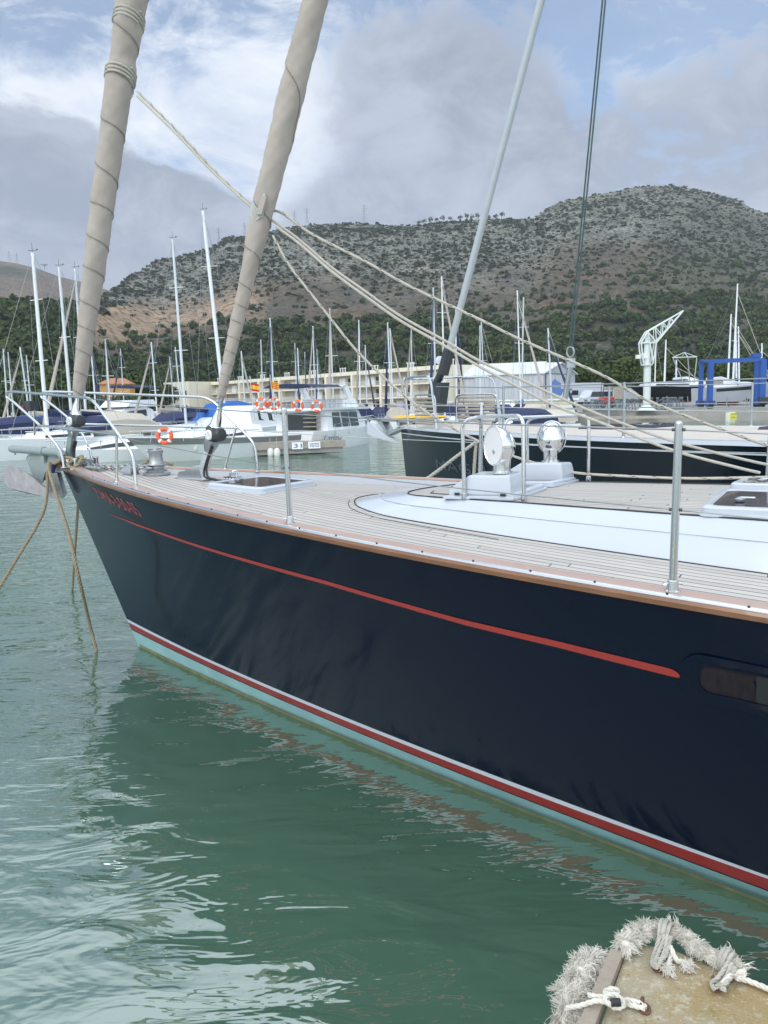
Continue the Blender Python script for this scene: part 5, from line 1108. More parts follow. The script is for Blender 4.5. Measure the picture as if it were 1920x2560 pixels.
# more motor boats, roughly by place
MBG = 'motorboats moored across the basin'
def quick(label, u, v, dd, L, B, fb, tall=1.0, cover=None, hullm='boatwhite', fly=False):
    p = atz(u, v, 0); secs = [(L * .36, .2, fb, fb + .2, .1), (L * .2, B * .28, fb, fb + .5 * tall, .2), (0, B * .38, fb, fb + 1.0 * tall, .25), (-L * .2, B * .4, fb, fb + 1.15 * tall, .2), (-L * .3, B * .4, fb, fb + .9 * tall, .2)]
    T, F, rows = mboat('motorboat', label, (p.x, p.y), dd, L, B, fb, secs, (.35, .8), hullm, None, MBG, kz=.95 if fly else .72)
    if cover:
        mb = MB(); mb.rings([[F(L * x, y * B * .46, fb + .25 + z * tall) for y, z in ((-1, 0), (-.95, .75 * k), (-.5, 1.15 * k), (.5, 1.15 * k), (.95, .75 * k), (1, 0))] for x, k in ((.16, .25), (.05, 1.1), (-.15, 1.25), (-.35, 1.1), (-.46, .5))]); T.part('canopy', mb, M[cover])
    if fly:
        mb = MB(); mb.rings([[F(L * x, y * B * .4, fb + z) for y, z in ((-1, 1.1 * tall), (-.95, zt), (.95, zt), (1, 1.1 * tall))] for x, zt in ((.06, 1.3), (-.02, 1.9), (-.3, 1.95), (-.34, 1.5))]); T.part('flybridge', mb, M['boatwhite'])
        mb = MB()
        for s in (1, -1): mb.tube([F(-L * .22, s * B * .36, fb + 1.6), F(-L * .25, s * B * .36, fb + 3.2)], .03, 5)
        mb.rings([[F(L * x, y * B * .42, fb + 3.2 + z) for y, z in ((-1, -.15), (-.6, .06), (.6, .06), (1, -.15))] for x in (-.38, -.25, -.05)]); T.part('bimini', mb, M['navycloth'])
    mb = MB()
    for s in (1, -1):
        mb.tube([F(L * .48, 0, fb + .75), F(L * .35, s * B * .28, fb + .7), F(L * .1, s * B * .45, fb + .6)], .02, 5)
        for x, y in ((.42, .17), (.3, .33), (.12, .44)): mb.tube([F(L * x, s * B * y, fb + .1), F(L * x, s * B * y, fb + .68)], .016, 4)
    T.part('bow_rail', mb, M['steel']); return T, F
quick('white boat under a big beige cover behind the furler drum', 235, 1130, (-.5, -.85), 9, 3.1, 1.15, 1.25, 'beigecloth')
quick('white flybridge motorboat with navy bimini behind the beige covered boat', 300, 1096, (-.3, -.95), 11, 3.6, 1.5, 1.2, None, fly=True)
quick('white motorboat with navy cockpit cover behind the grey cruiser', 430, 1103, (-.6, -.8), 9, 3.1, 1.2, 1.1, 'navycloth')
quick('small white boat low behind the windlass and bollards', 275, 1152, (-.75, -.6), 6.0, 2.3, .75, .6, None)
quick('white motorboat under bright blue canopy left of the staysail foot', 553, 1104, (-.3, -.95), 9.5, 3.3, 1.3, 1.7, 'bluecloth')
quick('white cabin motorboat lying left of the trawler yacht behind the pontoon', 640, 1108, (.3, .95), 10, 3.4, 1.5, 1.7, None)
quick('white boat with navy cover at the left photo edge', 8, 1120, (-.7, -.7), 9, 3.0, 1.0, 1.2, 'navycloth')
quick('white boat with low cabin left of the anchor tube', 110, 1140, (-.9, -.35), 8.5, 2.8, 1.0, .7, None)
quick('white motorboat with bow rail between trawler and black yacht', 960, 1072, (.5, -.85), 8, 2.8, 1.0, .9, 'navycloth')
quick('white speedboat behind the left cowl guard', 1290, 1090, (-.7, -.7), 7.5, 2.6, .9, 1.0, 'navycloth')
quick('small white boat with grey cover between the two cowl vents', 1345, 1078, (-.6, .8), 6.5, 2.4, .8, .9, 'beigecloth')
quick('white motor yacht lying before the grey shed', 1215, 1052, (-.9, -.3), 13, 3.8, 1.6, 1.3, None)
quick('white motorboat far off before the left end of the apartments', 480, 1068, (-.4, -.9), 9, 3.1, 1.2, 1.2, 'navycloth')
quick('white motorboat far off before the yellow house', 350, 1066, (-.4, -.9), 9, 3.1, 1.2, 1.2, 'beigecloth')
quick('white motorboat far off right of the trawler arch', 880, 1060, (.2, -.95), 9, 3.1, 1.2, 1.2, 'bluecloth')
for i, (u, v, h_, c_, w_) in enumerate([(160, 1092, 1.0, 'navycloth', 'white motorboat under navy cover seen between pulpit rails left of the drum'), (385, 1088, 1.0, None, 'low white open boat behind the orange lifebuoy of the grey cruiser'), (520, 1084, 1.1, 'beigecloth', 'white boat under beige cover right behind the staysail drum'), (612, 1078, 1.1, 'navycloth', 'white boat with navy cover just left of the flag staffs'), (60, 1084, 1.0, 'bluecloth', 'white boat with blue cover far left behind the bow light'), (840, 1062, 1.0, 'navycloth', 'white boat with navy cover right behind the trawler arch'), (925, 1064, 1.0, 'beigecloth', 'white boat with beige cover left of the yellow kayak'), (1000, 1062, 1.0, 'bluecloth', 'white boat with blue cover behind the yellow kayak'), (1075, 1060, 1.1, None, 'white boat with low cabin behind the slatted bow seats'), (1170, 1060, 1.1, 'navycloth', 'white boat with navy cover right of the slatted bow seats'), (445, 1064, 1.2, 'bluecloth', 'white boat with blue cover before the lower cream wing')]):
    quick(w_, u, v, ((i * .37) % 1 - .5, -1 if i % 3 else 1), 8.5, 3.0, 1.2, h_, c_)
# yellow kayak on the pontoon end
k_ = atd(1046, 1044, 40); mb = MB(); mb.rings([[k_ + Vector((x, y * w, z * w)) for y, z in ((-.3, 0), (-.2, .16), (.2, .16), (.3, 0), (0, -.14))] for x, w in ((-1.5, .1), (-1, .8), (0, 1), (1, .8), (1.5, .1))]); single('kayak', mb, M['yellow'], 'yellow kayak lying on the boat deck behind the black bow', 'kayak')
# pontoon with its signs
a, b = atz(800, 1132, 0), atz(690, 1137, 0); c_ = (a + b) / 2
T = Thing('pontoon', 'grey wooden pontoon end with two white signs below the trawler stern', 'pontoon', c_)
dv = (a - b).normalized(); nv = Vector((-dv.y, dv.x, 0)); mb = MB(); mb.box((a + b) / 2 + nv * 4 + Vector((0, 0, .22)), (4.4, 9, .36), Matrix.Rotation(math.atan2(dv.y, dv.x), 3, 'Z')); T.part('float', mb, M['concrete'])
mb = MB()
for k in range(26): mb.box((a + b) / 2 + nv * (-.35 + k * .34) + Vector((0, 0, .5)), (4.5, .30, .1), Matrix.Rotation(math.atan2(dv.y, dv.x), 3, 'Z'))
mb.box((a + b) / 2 - nv * .56 + Vector((0, 0, .46)), (4.6, .08, .34), Matrix.Rotation(math.atan2(dv.y, dv.x), 3, 'Z')); T.part('planking', mb, M['dockwood'])
for f, w, t in ((.42, .55, '31'), (.80, .62, 'VISITES')):
    p = b.lerp(a, f) - nv * .64 + Vector((0, 0, .44)); mb = MB(); mb.box(p, (w, .03, .34), Matrix.Rotation(math.atan2(dv.y, dv.x), 3, 'Z')); s_ = T.part('sign', mb, M['boatwhite'])
    lettering('sign_letters', t, lambda x, y: p + dv * (x - .5) * w * .8 - nv * .022 + Vector((0, 0, (y - .5) * .2)), M['bluetape'], s_, T.base)
fender('white fender hanging left on the pontoon corner', atd(676, 1120, 37.5), .16, .5); fender('white fender hanging right on the pontoon corner', atd(692, 1120, 37.4), .16, .5)

# ================================================================== buildings
# apartment block: near corner right, running away to the left
A0, A1 = atd(1117, 1012, 131), atd(474, 1012, 200); A0.z = A1.z = 1.2
ad = (A1 - A0); LEN = ad.length; ad.normalize(); an = Vector((ad.y, -ad.x, 0)); an = an if an.y < 0 else -an
HB_ = (atd(1117, 911, 131).z - 1.2); T = Thing('apartment_block', 'long cream apartment block of three storeys with balconies behind the marina', 'building', (A0 + A1) / 2)
def ab(x, o, z): return A0 + ad * x + an * o + Vector((0, 0, z))
def abox(x0, x1, o0, o1, z0, z1):
    mb = MB(); mb.add([ab(x, o, z) for z in (z0, z1) for x, o in ((x0, o0), (x1, o0), (x1, o1), (x0, o1))], [(0, 3, 2, 1), (4, 5, 6, 7), (0, 1, 5, 4), (1, 2, 6, 5), (2, 3, 7, 6), (3, 0, 4, 7)]); return mb
ST_ = HB_ / 3.25
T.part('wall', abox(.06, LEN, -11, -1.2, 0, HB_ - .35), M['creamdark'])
rf_ = T.part('roof', abox(-.02, LEN + .1, -11.2, .02, HB_ - ST_ * .30, HB_), M['cream'])
T.part('end_wall', abox(-.05, .3, -11.1, -.02, 0, HB_ - ST_ * .3), M['cream'])
for fl in (1, 2): T.part('floor_slab', abox(0, LEN, -1.3, .12, fl * ST_ - .16, fl * ST_ + .12), M['cream'])
nb = 11; bw = LEN / nb
for i in range(nb + 1): T.part('pillar', abox(max(i * bw - .3, .31), min(i * bw + .3, LEN), -1.25, .25, 0, HB_ - ST_ * .3 - .01), M['cream'])
for fl in range(3):
    for i in range(nb):
        x0 = i * bw + .9
        if fl > 0 or i % 3:
            w = T.part('window', abox(x0, x0 + 1.9, -1.24, -1.17, fl * ST_ + .22, fl * ST_ + ST_ * .74), M['glass']); T.part('window_frame', abox(x0 + .9, x0 + 1.0, -1.18, -1.14, fl * ST_ + .22, fl * ST_ + ST_ * .74), M['dullwhite'], w)
        T.part('shutter', abox(x0 + 2.3 + (i % 2) * .5, x0 + bw * .55, -1.24, -1.16, fl * ST_ + .2, fl * ST_ + ST_ * .76), M['dullwhite'] if (i + fl) % 3 else M['creamdark'])
        if fl:
            mb = MB()
            for z in (.18, .36, .54, .72): mb.tube([ab(i * bw + .3, .1, fl * ST_ + .1 + z), ab((i + 1) * bw - .3, .1, fl * ST_ + .1 + z)], .03, 4)
            T.part('balcony_rail', mb, M['mastwhite'])
for o, z in ((-3.2, .62), (-3.2, .30), (-7.5, .62), (-7.5, .3), (-5.4, .62)): T.part('end_window', abox(-.09, -.04, o - .35, o + .35, HB_ * z, HB_ * z + 1.1), M['glass'])
for i in range(9):
    x = LEN * (i + .4) / 9; mb = MB()
    for k in range(3): p = ab(x + k * .8, -6, HB_); mb.tube([p, p + Vector((0, 0, 1.1))], .10, 6); mb.lathe([(.2, 1.1), (.2, 1.3)], p, n=8)
    T.part('chimney_pots', mb, M['shedroof'], rf_)
mb = MB(); p = ab(3.5, -2, HB_ + .9); mb.ball(p, (.75, .18, .75), 14, 8); mb.tube([p - Vector((0, 0, .9)), p], .05, 6); T.part('satellite_dish', mb, M['white'], rf_)
# lower wing at its left end
W0 = atd(474, 1012, 185); W1 = atd(412, 1012, 190); W0.z = W1.z = 1.2; hW = atd(440, 955, 187).z - 1.2
T = Thing('apartment_wing', 'lower cream wing at the left end of the apartment block', 'building', (W0 + W1) / 2); dW = (W1 - W0).normalized(); nW = Vector((dW.y, -dW.x, 0)); nW = nW if nW.y < 0 else -nW
def wbox(x0, x1, o0, o1, z0, z1): 
    mb = MB(); mb.add([W0 + dW * x + nW * o + Vector((0, 0, z)) for z in (z0, z1) for x, o in ((x0, o0), (x1, o0), (x1, o1), (x0, o1))], [(0, 3, 2, 1), (4, 5, 6, 7), (0, 1, 5, 4), (1, 2, 6, 5), (2, 3, 7, 6), (3, 0, 4, 7)]); return mb
LW = (W1 - W0).length; T.part('wall', wbox(0, LW, -10, 0, 0, hW), M['cream'])
for k in range(2):
    for fl in range(2): T.part('window', wbox(.8 + k * 2.7, 2.3 + k * 2.7, -.05, .05, .6 + fl * hW * .45, .6 + fl * hW * .45 + 1.5), M['glass'])
# grey sheds
def shed(label, uL, uR, uE, vE_, vA, D, gable=True):
    b0, b1 = atd(uL, 1005, D), atd(uR, 1005, D * .97); b2 = atd(uE, 1005, D * .99 + 6); 
    for p in (b0, b1, b2): p.z = 1.2
    h = atd(uR, vE_, D * .97).z - 1.2; hp = atd((uR + uE) / 2, vA, D).z - 1.2; g = b2 - b1; T = Thing('boat_shed', label, 'shed', (b0 + b2) / 2); b3 = b0 + g; up = Vector((0, 0, 1)); m0, m1 = (b0 + b3) / 2, (b1 + b2) / 2
    mb = MB(); mb.add([b0, b1, b2, b3, b0 + up * h, b1 + up * h, b2 + up * h, b3 + up * h, m0 + up * hp, m1 + up * hp], [(0, 1, 5, 4), (1, 2, 6, 9, 5), (2, 3, 7, 6), (3, 0, 4, 8, 7)]); T.part('wall', mb, M['shed'], smooth=0)
    ov = (b1 - b0).normalized() * .35; mb = MB(); th = up * .14; o2 = (b1 - b2).normalized() * .3
    for e0, e1, s in ((b0 + up * h, b1 + up * h, 1), (b3 + up * h, b2 + up * h, -1)):
        q = [e0 - ov + o2 * s - up * .12, e1 + ov + o2 * s - up * .12, m1 + up * (hp + .04) + ov, m0 + up * (hp + .04) - ov]; mb.add(q + [p + th for p in q], [(0, 1, 2, 3), (7, 6, 5, 4), (0, 4, 5, 1), (1, 5, 6, 2), (2, 6, 7, 3), (3, 7, 4, 0)])
    T.part('roof', mb, M['shedroof'], smooth=0)
    mb = MB()
    for k in range(1, 14): p = b0.lerp(b1, k / 14) - g.normalized() * .05; mb.tube([p, p + up * (h - .1)], .03, 4)
    T.part('cladding_ribs', mb, M['shed']); nf = (b1 - b0).normalized()
    if gable:
        mb = MB(); q = [b1.lerp(b2, f) + nf * .06 + up * z for f, z in ((.06, .1), (.82, .1), (.82, h * .98), (.06, h * .98))]; mb.add(q, [(0, 1, 2, 3)]); dr = T.part('door', mb, mat('pale_sliding_door', (.52, .545, .58), .6))
        mb = MB(); mb.tube([q[0] + nf * .02, q[3] + nf * .02, q[2] + nf * .02, q[1] + nf * .02], .06, 4); T.part('door_frame', mb, M['drum'], dr)
        mb = MB(); q = [b1.lerp(b2, f) + nf * .09 + up * h * z for f, z in ((.22, .42), (.72, .30), (.72, .62), (.40, .78), (.34, .84), (.22, .74))]; mb.add(q, [tuple(range(6))]); T.part('door_print', mb, M['blueprint'], dr)
shed('grey metal boat shed with pale blue print on its door', 1187, 1358, 1437, 932, 908, 112)
shed('wider grey shed with long roof vent behind the boat shed', 1150, 1330, 1390, 938, 906, 132, False)
# ochre house
p = atd(250, 985, 150); q = atd(326, 985, 152); p.z = q.z = 3.0; T = Thing('house', 'small ochre house with terracotta roof between the furled sails', 'house', (p + q) / 2); hh_ = atd(290, 960, 151).z - 3; hr = atd(290, 944, 151).z - 3; dp = q - p; bk = Vector((-.8, 5.5, 0)); up = Vector((0, 0, 1))
p -= up * 3; hh_ += 3; hr += 3; q -= up * 3
mb = MB(); mb.add([p, q, q + bk, p + bk] + [x + up * hh_ for x in (p, q, q + bk, p + bk)], [(0, 1, 5, 4), (1, 2, 6, 5), (2, 3, 7, 6), (3, 0, 4, 7)]); T.part('wall', mb, M['ochre'], smooth=0)
mb = MB(); dn_ = dp.normalized(); bn = bk.normalized(); e = [p - dn_ * .4 - bn * .4 + up * hh_, q + dn_ * .4 - bn * .4 + up * hh_, q + bk + dn_ * .4 + bn * .4 + up * hh_, p + bk - dn_ * .4 + bn * .4 + up * hh_]; r0, r1 = p + dp * .25 + bk / 2 + up * hr, p + dp * .75 + bk / 2 + up * hr; mb.add(e + [r0, r1], [(0, 1, 5, 4), (1, 2, 5), (2, 3, 4, 5), (3, 0, 4), (3, 2, 1, 0)]); T.part('roof', mb, M['tile'], smooth=0)
for f in (.2, .65):
    mb = MB(); c = p + dp * f + up * (hh_ * .66) - Vector((0, .06, 0)); mb.box(c, (.8, .1, 1.1)); T.part('window', mb, M['glass'])
for i, (u, D_, v_) in enumerate([(232, 143, 978), (252, 146, 982), (272, 144, 984), (292, 146, 983), (312, 144, 981), (334, 146, 976)]):
    p_ = atd(u, v_, D_); tree('garden_tree', p_.x, p_.y, p_.z - 1.1, 4.2, 500 + i, 'low bushy tree in the row hiding the foot of the ochre house', 'garden trees before the ochre house', crownf=.95, nq=700, q=.16)
# cream huts on the quay
def hut(label, u0, u1, vt, D, wins):
    p, q = atd(u0, 1030, D), atd(u1, 1030, D); p.z = q.z = .9; h = atd(u0, vt, D).z - .9; T = Thing('hut', label, 'hut', (p + q) / 2); mb = MB(); mb.box((p + q) / 2 + Vector((0, 2, h / 2)), ((q - p).length, 4, h)); T.part('wall', mb, M['cream'], smooth=0); mb = MB(); mb.box((p + q) / 2 + Vector((0, 2, h + .08)), ((q - p).length + .4, 4.4, .16)); T.part('roof', mb, M['offwhite'], smooth=0)
    for f in wins: mb = MB(); mb.box(p.lerp(q, f) + Vector((0, 0, h * .58)), (.5, .12, .6)); T.part('window', mb, M['glass'])
hut('low cream hut with small dark windows behind the cowl vents', 1305, 1440, 1003, 73, (.2, .5)); hut('long white low building beneath the apartment end wall', 1120, 1300, 1006, 100, (.15, .4, .7, .85))

# ================================================================== boatyard on the right
# white pillar crane
D = 74; b = atd(1616, 1032, D); b.z = 1.15; px = lambda u, v: atd(u, v, D)
T = Thing('crane', 'white pillar crane with lattice jib beside the travel lift', 'crane', b); s_ = D / FPX
mb = MB(); zt = px(1616, 912).z; mb.lathe([(26 * s_, 0), (20 * s_, .15), (9 * s_, .55), (8.6 * s_, zt - 1.15)], b, n=20); T.part('column', mb, M['cranewhite'])
mb = MB(); mb.lathe([(14 * s_, 0), (14 * s_, .14)], px(1617, 914), n=20); mb.lathe([(7.5 * s_, 0), (7.5 * s_, px(1617, 855).z - px(1617, 914).z), (3 * s_, px(1617, 832).z - px(1617, 914).z)], px(1617, 914), n=16); T.part('slewing_head', mb, M['cranewhite'])
pv, tip, ch, elb, bk_ = px(1616, 830), px(1708, 777), px(1638, 857), px(1600, 858), px(1606, 910)
mb = MB()
for o in (-.35, .35):
    O = Vector((0, o, 0))
    for a, c in ((pv + O, tip), (ch + O, tip), (pv + O, ch + O), (pv + O, elb + O), (elb + O, bk_ + O), (ch + O, px(1629, 910) + O), (elb + O, ch + O), (pv + O, px(1630, 905) + O)): mb.tube([a, c], .075, 6)
    for k in range(1, 4):
        f = k / 4.6; mb.tube([(pv + O).lerp(tip, f), (ch + O).lerp(tip, f)], .05, 5); mb.tube([(pv + O).lerp(tip, f), (ch + O).lerp(tip, (k - 1) / 4.6)], .05, 5)
T.part('jib', mb, M['cranewhite'])
mb = MB(); mb.box(px(1596, 892), (.45, .4, .35)); mb.box(px(1612, 890), (.6, .6, .5)); T.part('winch_box', mb, M['dullwhite'])
hk = px(1712, 880); mb = MB(); mb.tube([tip, hk + Vector((0, 0, .5))], .025, 4); T.part('hoist_cable', mb, M['darkwire'])
mb = MB(); mb.box(px(1711, 872), (.25, .2, .35)); T.part('hook_block', mb, M['drum'])
T = Thing('spreader_frame', 'white lifting frame with slings hanging below the crane jib', 'lifting frame', hk); mb = MB(); c = px(1712, 893); q = [c + Vector((x, y, 0)) for x, y in ((-1.15, 0), (0, -.7), (1.15, 0), (0, .7))]
mb.tube(q, .06, 6, True); mb.tube([q[0], q[2]], .05, 5)
for p in q: mb.tube([p, px(1711, 881)], .035, 5)
T.part('frame', mb, M['cranewhite']); mb = MB()
for p, u in ((q[0], 1709), (q[1], 1725), (q[2], 1735)): mb.tube([p, px(u, 958)], .05, 5)
T.part('slings', mb, mat('grey_sling', (.35, .38, .40), .8))
# blue travel lift
D = 80; T = Thing('travel_lift', 'blue four legged travel lift straddling a motorboat in the boatyard', 'boat lift', atd(1830, 1025, D)); s_ = D / FPX; gz_ = 1.15; lp = {}
for i, (u, d_2, w, vt) in enumerate(((1751, 81, 9, 902), (1774, 77, 11, 905), (1888, 81, 9, 897), (1903, 76, 13, 899))):
    p = atd(u, 1000, d_2); zt = atd(u, vt, d_2).z; p.z = gz_; lp[i] = (p, zt); mb = MB(); mb.box(p + Vector((0, 0, (zt - gz_) / 2 + .3)), (w * s_, w * s_, zt - gz_ - .6)); T.part('leg', mb, M['liftblue'], smooth=0)
    mb = MB(); mb.box(p + Vector((0, -.02, .55)), (w * s_ * 1.8, .7, .5)); T.part('leg_foot', mb, M['liftblue'], smooth=0)
    mb = MB(); mb.tube([p + Vector((-.22, -.1, .42)), p + Vector((.22, -.1, .42))], .42, 16); T.part('wheel', mb, M['rubber'])
for i, j, h in ((0, 2, .34), (1, 3, .42), (0, 1, .3), (2, 3, .3)):
    (p, za), (q, zb_) = lp[i], lp[j]; a, c = Vector((p.x, p.y, za)), Vector((q.x, q.y, zb_)); mb = MB(); dd = (c - a); m_ = Matrix.Rotation(math.atan2(dd.y, dd.x), 3, 'Z') @ Matrix.Rotation(-math.atan2(dd.z, math.hypot(dd.x, dd.y)), 3, 'Y'); mb.box((a + c) / 2, (dd.length + .4, .26, h * .72), m_); T.part('beam', mb, M['liftblue'], smooth=0)
mb = MB(); p, zt = lp[2]; mb.box(Vector((p.x - .1, p.y, zt + .35)), (.9, .5, .4)); T.part('winch_box', mb, M['liftblue'], smooth=0)
mb = MB(); p, zt = lp[3]; mb.box(p + Vector((0, -.4, .7)), (.9, .5, .6)); T.part('engine_box', mb, M['drum'], smooth=0)
# boats on the hard
def onhard(label, u, vk, D, dd, L, B, fb, hullm, zk, cab=True, stripe=None):
    p = atd(u, vk, D); F0 = Fr((p.x, p.y), dd); zk0 = p.z
    class FF(Fr):
        def __call__(s, x, y, z): return Fr.__call__(s, x, y, z) + Vector((0, 0, zk0))
    F = FF((p.x, p.y), dd); T = Thing('motorboat' if cab else 'sailboat', label, 'motorboat' if cab else 'sailboat', F(0, 0, 0), 'boats standing ashore in the boatyard'); rows = hull_rows(F, L, B, fb, z0=-.62, rake=.30, sheer=.35, flare=.45, stern=.92)
    T.part('hull', hull_mesh(F, rows), M[hullm], smooth=60); T.part('deck', deck_mesh(F, rows), M['white'])
    if stripe:
        for s in (1, -1):
            mb = MB(); r0, r1 = rows[0], rows[1]; mb.grid([[F(a[0] + (b[0] - a[0]) * f, s * (a[1] + (b[1] - a[1]) * f + .02), a[2] + (b[2] - a[2]) * f) for a, b in list(zip(r0, r1))[1:10]] for f in ((.35, 1.2) if s == -1 else (1.2, .35))]); T.part('hull_window', mb, M['glass'])
    secs = [(L * .36, .2, fb, fb + .25, .1), (L * .15, B * .3, fb, fb + .55, .2), (-L * .1, B * .38, fb, fb + (1.2 if cab else .5), .25), (-L * .3, B * .4, fb, fb + (1.1 if cab else .5), .2)]
    T.part('cabin', cabin(F, secs), M['white'])
    for mb in band(F, secs[1:], .35, .8): T.part('side_window', mb, M['glass'])
    for x in (-.3, 0, .25):
        for s in (1, -1): mb = MB(); g_ = F(L * x, s * B * .35, 0); mb.tube([Vector((g_.x, g_.y, gz_)), F(L * x, s * B * .28, -.1)], .05, 5); T.part('prop_stand', mb, M['galv'])
    mb = MB(); mb.box(F(0, 0, -.45 - .25), (L * .3, .3, .5), Matrix.Rotation(math.atan2(F.d.y, F.d.x), 3, 'Z')); T.part('keel_block', mb, M['rust']); return T, F
onhard('white motorboat with dark hull windows standing inside the blue lift', 1820, 990, 84, (.85, -.52), 7.2, 2.5, .9, 'white', 1.2, True, True)
T, F = onhard('black hulled sailboat standing ashore behind the crane', 1655, 988, 90, (-.95, -.3), 9.5, 3.0, .9, 'blackhull', 1.2, False)
bt, tp = atd(1637, 965, 90), atd(1640, 855, 90); mb = MB(); mb.tube([bt, tp], .07, 8); T.part('mast', mb, M['mastwhite']); mb = MB(); mb.tube([tp, atd(1600, 985, 90)], .015, 4); mb.tube([tp, atd(1655, 940, 90)], .03, 4); T.part('forestay', mb, M['wire'])
onhard('white cabin cruiser ashore between crane and lift', 1735, 985, 98, (.8, -.6), 8, 2.8, 1.0, 'white', 1.2)
def yardmast(label, ut, vt, ub, vb, D, hullm='white'):
    T, F = onhard(label, ub, 985, D, (CR.uniform(.4, 1), -.5), 10, 3.1, .9, hullm, 1.2, False); t, bm = atd(ut, vt, D), atd(ub, vb, D); mb = MB(); mb.tube([bm, bm.lerp(t, .5), t], [.13, .12, .08], 8); T.part('mast', mb, M['mastwhite'])
    mb = MB(); mb.tube([t - Vector((0, 0, 1)), F(4.6, 0, 1.1)], .03, 4); T.part('forestay', mb, M['rope']); mb = MB(); mb.tube([t, F(-4.6, 0, 1)], .015, 4); T.part('backstay', mb, M['wire']); mb = MB(); c = bm.lerp(t, .45); mb.tube([c - F.l.to_3d() * .9, c, c + F.l.to_3d() * .9], .03, 4); T.part('spreader', mb, M['mastwhite'])
yardmast('yard sailboat with the tallest white mast at far right', 1844, 709, 1832, 968, 96); yardmast('yard sailboat with thick silver mast left of the tallest one', 1828, 785, 1820, 950, 100); yardmast('yard sailboat with mast right of the tallest one', 1839, 792, 1841, 945, 108, 'navycloth'); yardmast('yard sailboat with thinnest mast of the far right cluster', 1846, 816, 1848, 960, 112); yardmast('yard sailboat whose mast stands above the right lift leg', 1905, 858, 1903, 960, 100); yardmast('yard sailboat whose mast stands between crane and lift', 1665, 849, 1661, 960, 104); yardmast('yard sailboat with short mast between sling frame and crane', 1691, 900, 1690, 965, 110)
mb = MB(); p, q = atd(1840, 950, 92), atd(1922, 958, 88); mb.box((p + q) / 2, ((q - p).length, 3, 1.9), Matrix.Rotation(math.atan2((q - p).y, (q - p).x), 3, 'Z')); pp = (p + q) / 2
# vehicles
def vehicle(label, cat, u, v, D, dd, L, Wd, Hh, m, box=False):
    p = atd(u, v, D); F = Fr((p.x, p.y), dd); g0 = p.z; T = Thing(cat, label, cat, F(0, 0, g0)); 
    prof = [(L * .5, .35), (L * .5, .8), (L * .34, .95), (L * .22, Hh - .05), (-L * .46, Hh), (-L * .5, .6), (-L * .5, .35)] if not box else [(L * .5, .4), (L * .5, 1.0), (L * .40, 1.25), (L * .34, 1.9), (L * .42, 2.0), (L * .42, Hh), (-L * .5, Hh), (-L * .5, .4)]
    mb = MB(); mb.prism([F(x, Wd / 2, g0 + z) for x, z in prof], -F.l.to_3d() * Wd); T.part('body', mb, M[m], smooth=15)
    for s in (1, -1):
        mb = MB(); z0, z1 = (Hh * .52, Hh * .86) if not box else (1.2, 1.75); x0, x1 = (-L * .42, L * .24) if not box else (L * .2, L * .36)
        mb.add([F(x0, s * (Wd / 2 + .01), g0 + z0), F(x1 + .25, s * (Wd / 2 + .01), g0 + z0), F(x1, s * (Wd / 2 + .01), g0 + z1), F(x0, s * (Wd / 2 + .01), g0 + z1)], [(0, 1, 2, 3)]); T.part('side_window', mb, M['glass'])
        for x in (L * .32, -L * .3): mb = MB(); c = F(x, s * Wd * .42, g0 + .33); mb.tube([c - F.l.to_3d() * .1, c + F.l.to_3d() * .1], .33, 14); T.part('wheel', mb, M['rubber'])
vehicle('white van parked on the quay left of the red machine', 'van', 1486, 1012, 88, (-.9, -.4), 4.2, 1.7, 1.7, 'white'); vehicle('white camper parked behind the quay huts', 'camper', 1452, 1013, 92, (-.9, -.3), 5.0, 2.0, 2.6, 'white', True)
p = atd(1516, 1020, 80); T = Thing('forklift', 'small red forklift with open cage on the quay', 'forklift', p); mb = MB(); mb.rings([[p + Vector((x, y, z)) for x, y in ((-.75 * k, -.5), (.75 * k, -.5), (.75 * k, .5), (-.75 * k, .5))] for z, k in ((.3, 1), (.9, 1), (1.1, .85))]); T.part('body', mb, M['redpaint'], smooth=10); mb = MB()
for x in (-.5, .5):
    for y in (-.4, .4): mb.tube([p + Vector((x, y, 1.1)), p + Vector((x * .8, y, 2.6))], .04, 5)
mb.tube([p + Vector((x * .4, y, 2.6)) for x, y in ((-1, -.4), (1, -.4), (1, .4), (-1, .4))], .04, 5, True); mb.tube([p + Vector((-.45, -.4, 1.9)), p + Vector((.45, -.4, 1.9))], .03, 5); T.part('cage', mb, M['drum'])
for x in (-.5, .5): mb = MB(); mb.tube([p + Vector((x, -.6, .3)), p + Vector((x, -.3, .3))], .3, 14); T.part('wheel', mb, M['rubber'])
# steel cradles stored along the quay edge
cradle = None
def mkcradle(p):
    T = Thing('boat_cradle', 'rusty blue grey steel cradle stored along the quay beside the crane', 'boat cradle', p, 'steel cradles stored along the quay'); mb = MB()
    for y in (-.35, .35):
        mb.tube([p + Vector((-.7, y, 0)), p + Vector((-.5, y, 1.15))], .05, 5); mb.tube([p + Vector((.7, y, 0)), p + Vector((.5, y, 1.15))], .05, 5); mb.tube([p + Vector((-.7, y, .08)), p + Vector((.7, y, .08))], .05, 5); mb.tube([p + Vector((-.62, y, .4)), p + Vector((.5, y, 1.1))], .04, 5)
    for x in (-.5, .5): mb.tube([p + Vector((x, -.35, 1.1)), p + Vector((x, .35, 1.1))], .05, 5)
    T.part('frame', mb, mat('blue_grey_steel', (.14, .18, .21), .6, .3, .3, 8)); mb = MB()
    for x in (-.55, .55): mb.box(p + Vector((x, 0, 1.18)), (.2, .5, .07))
    T.part('pads', mb, M['dockwood']); return T.o
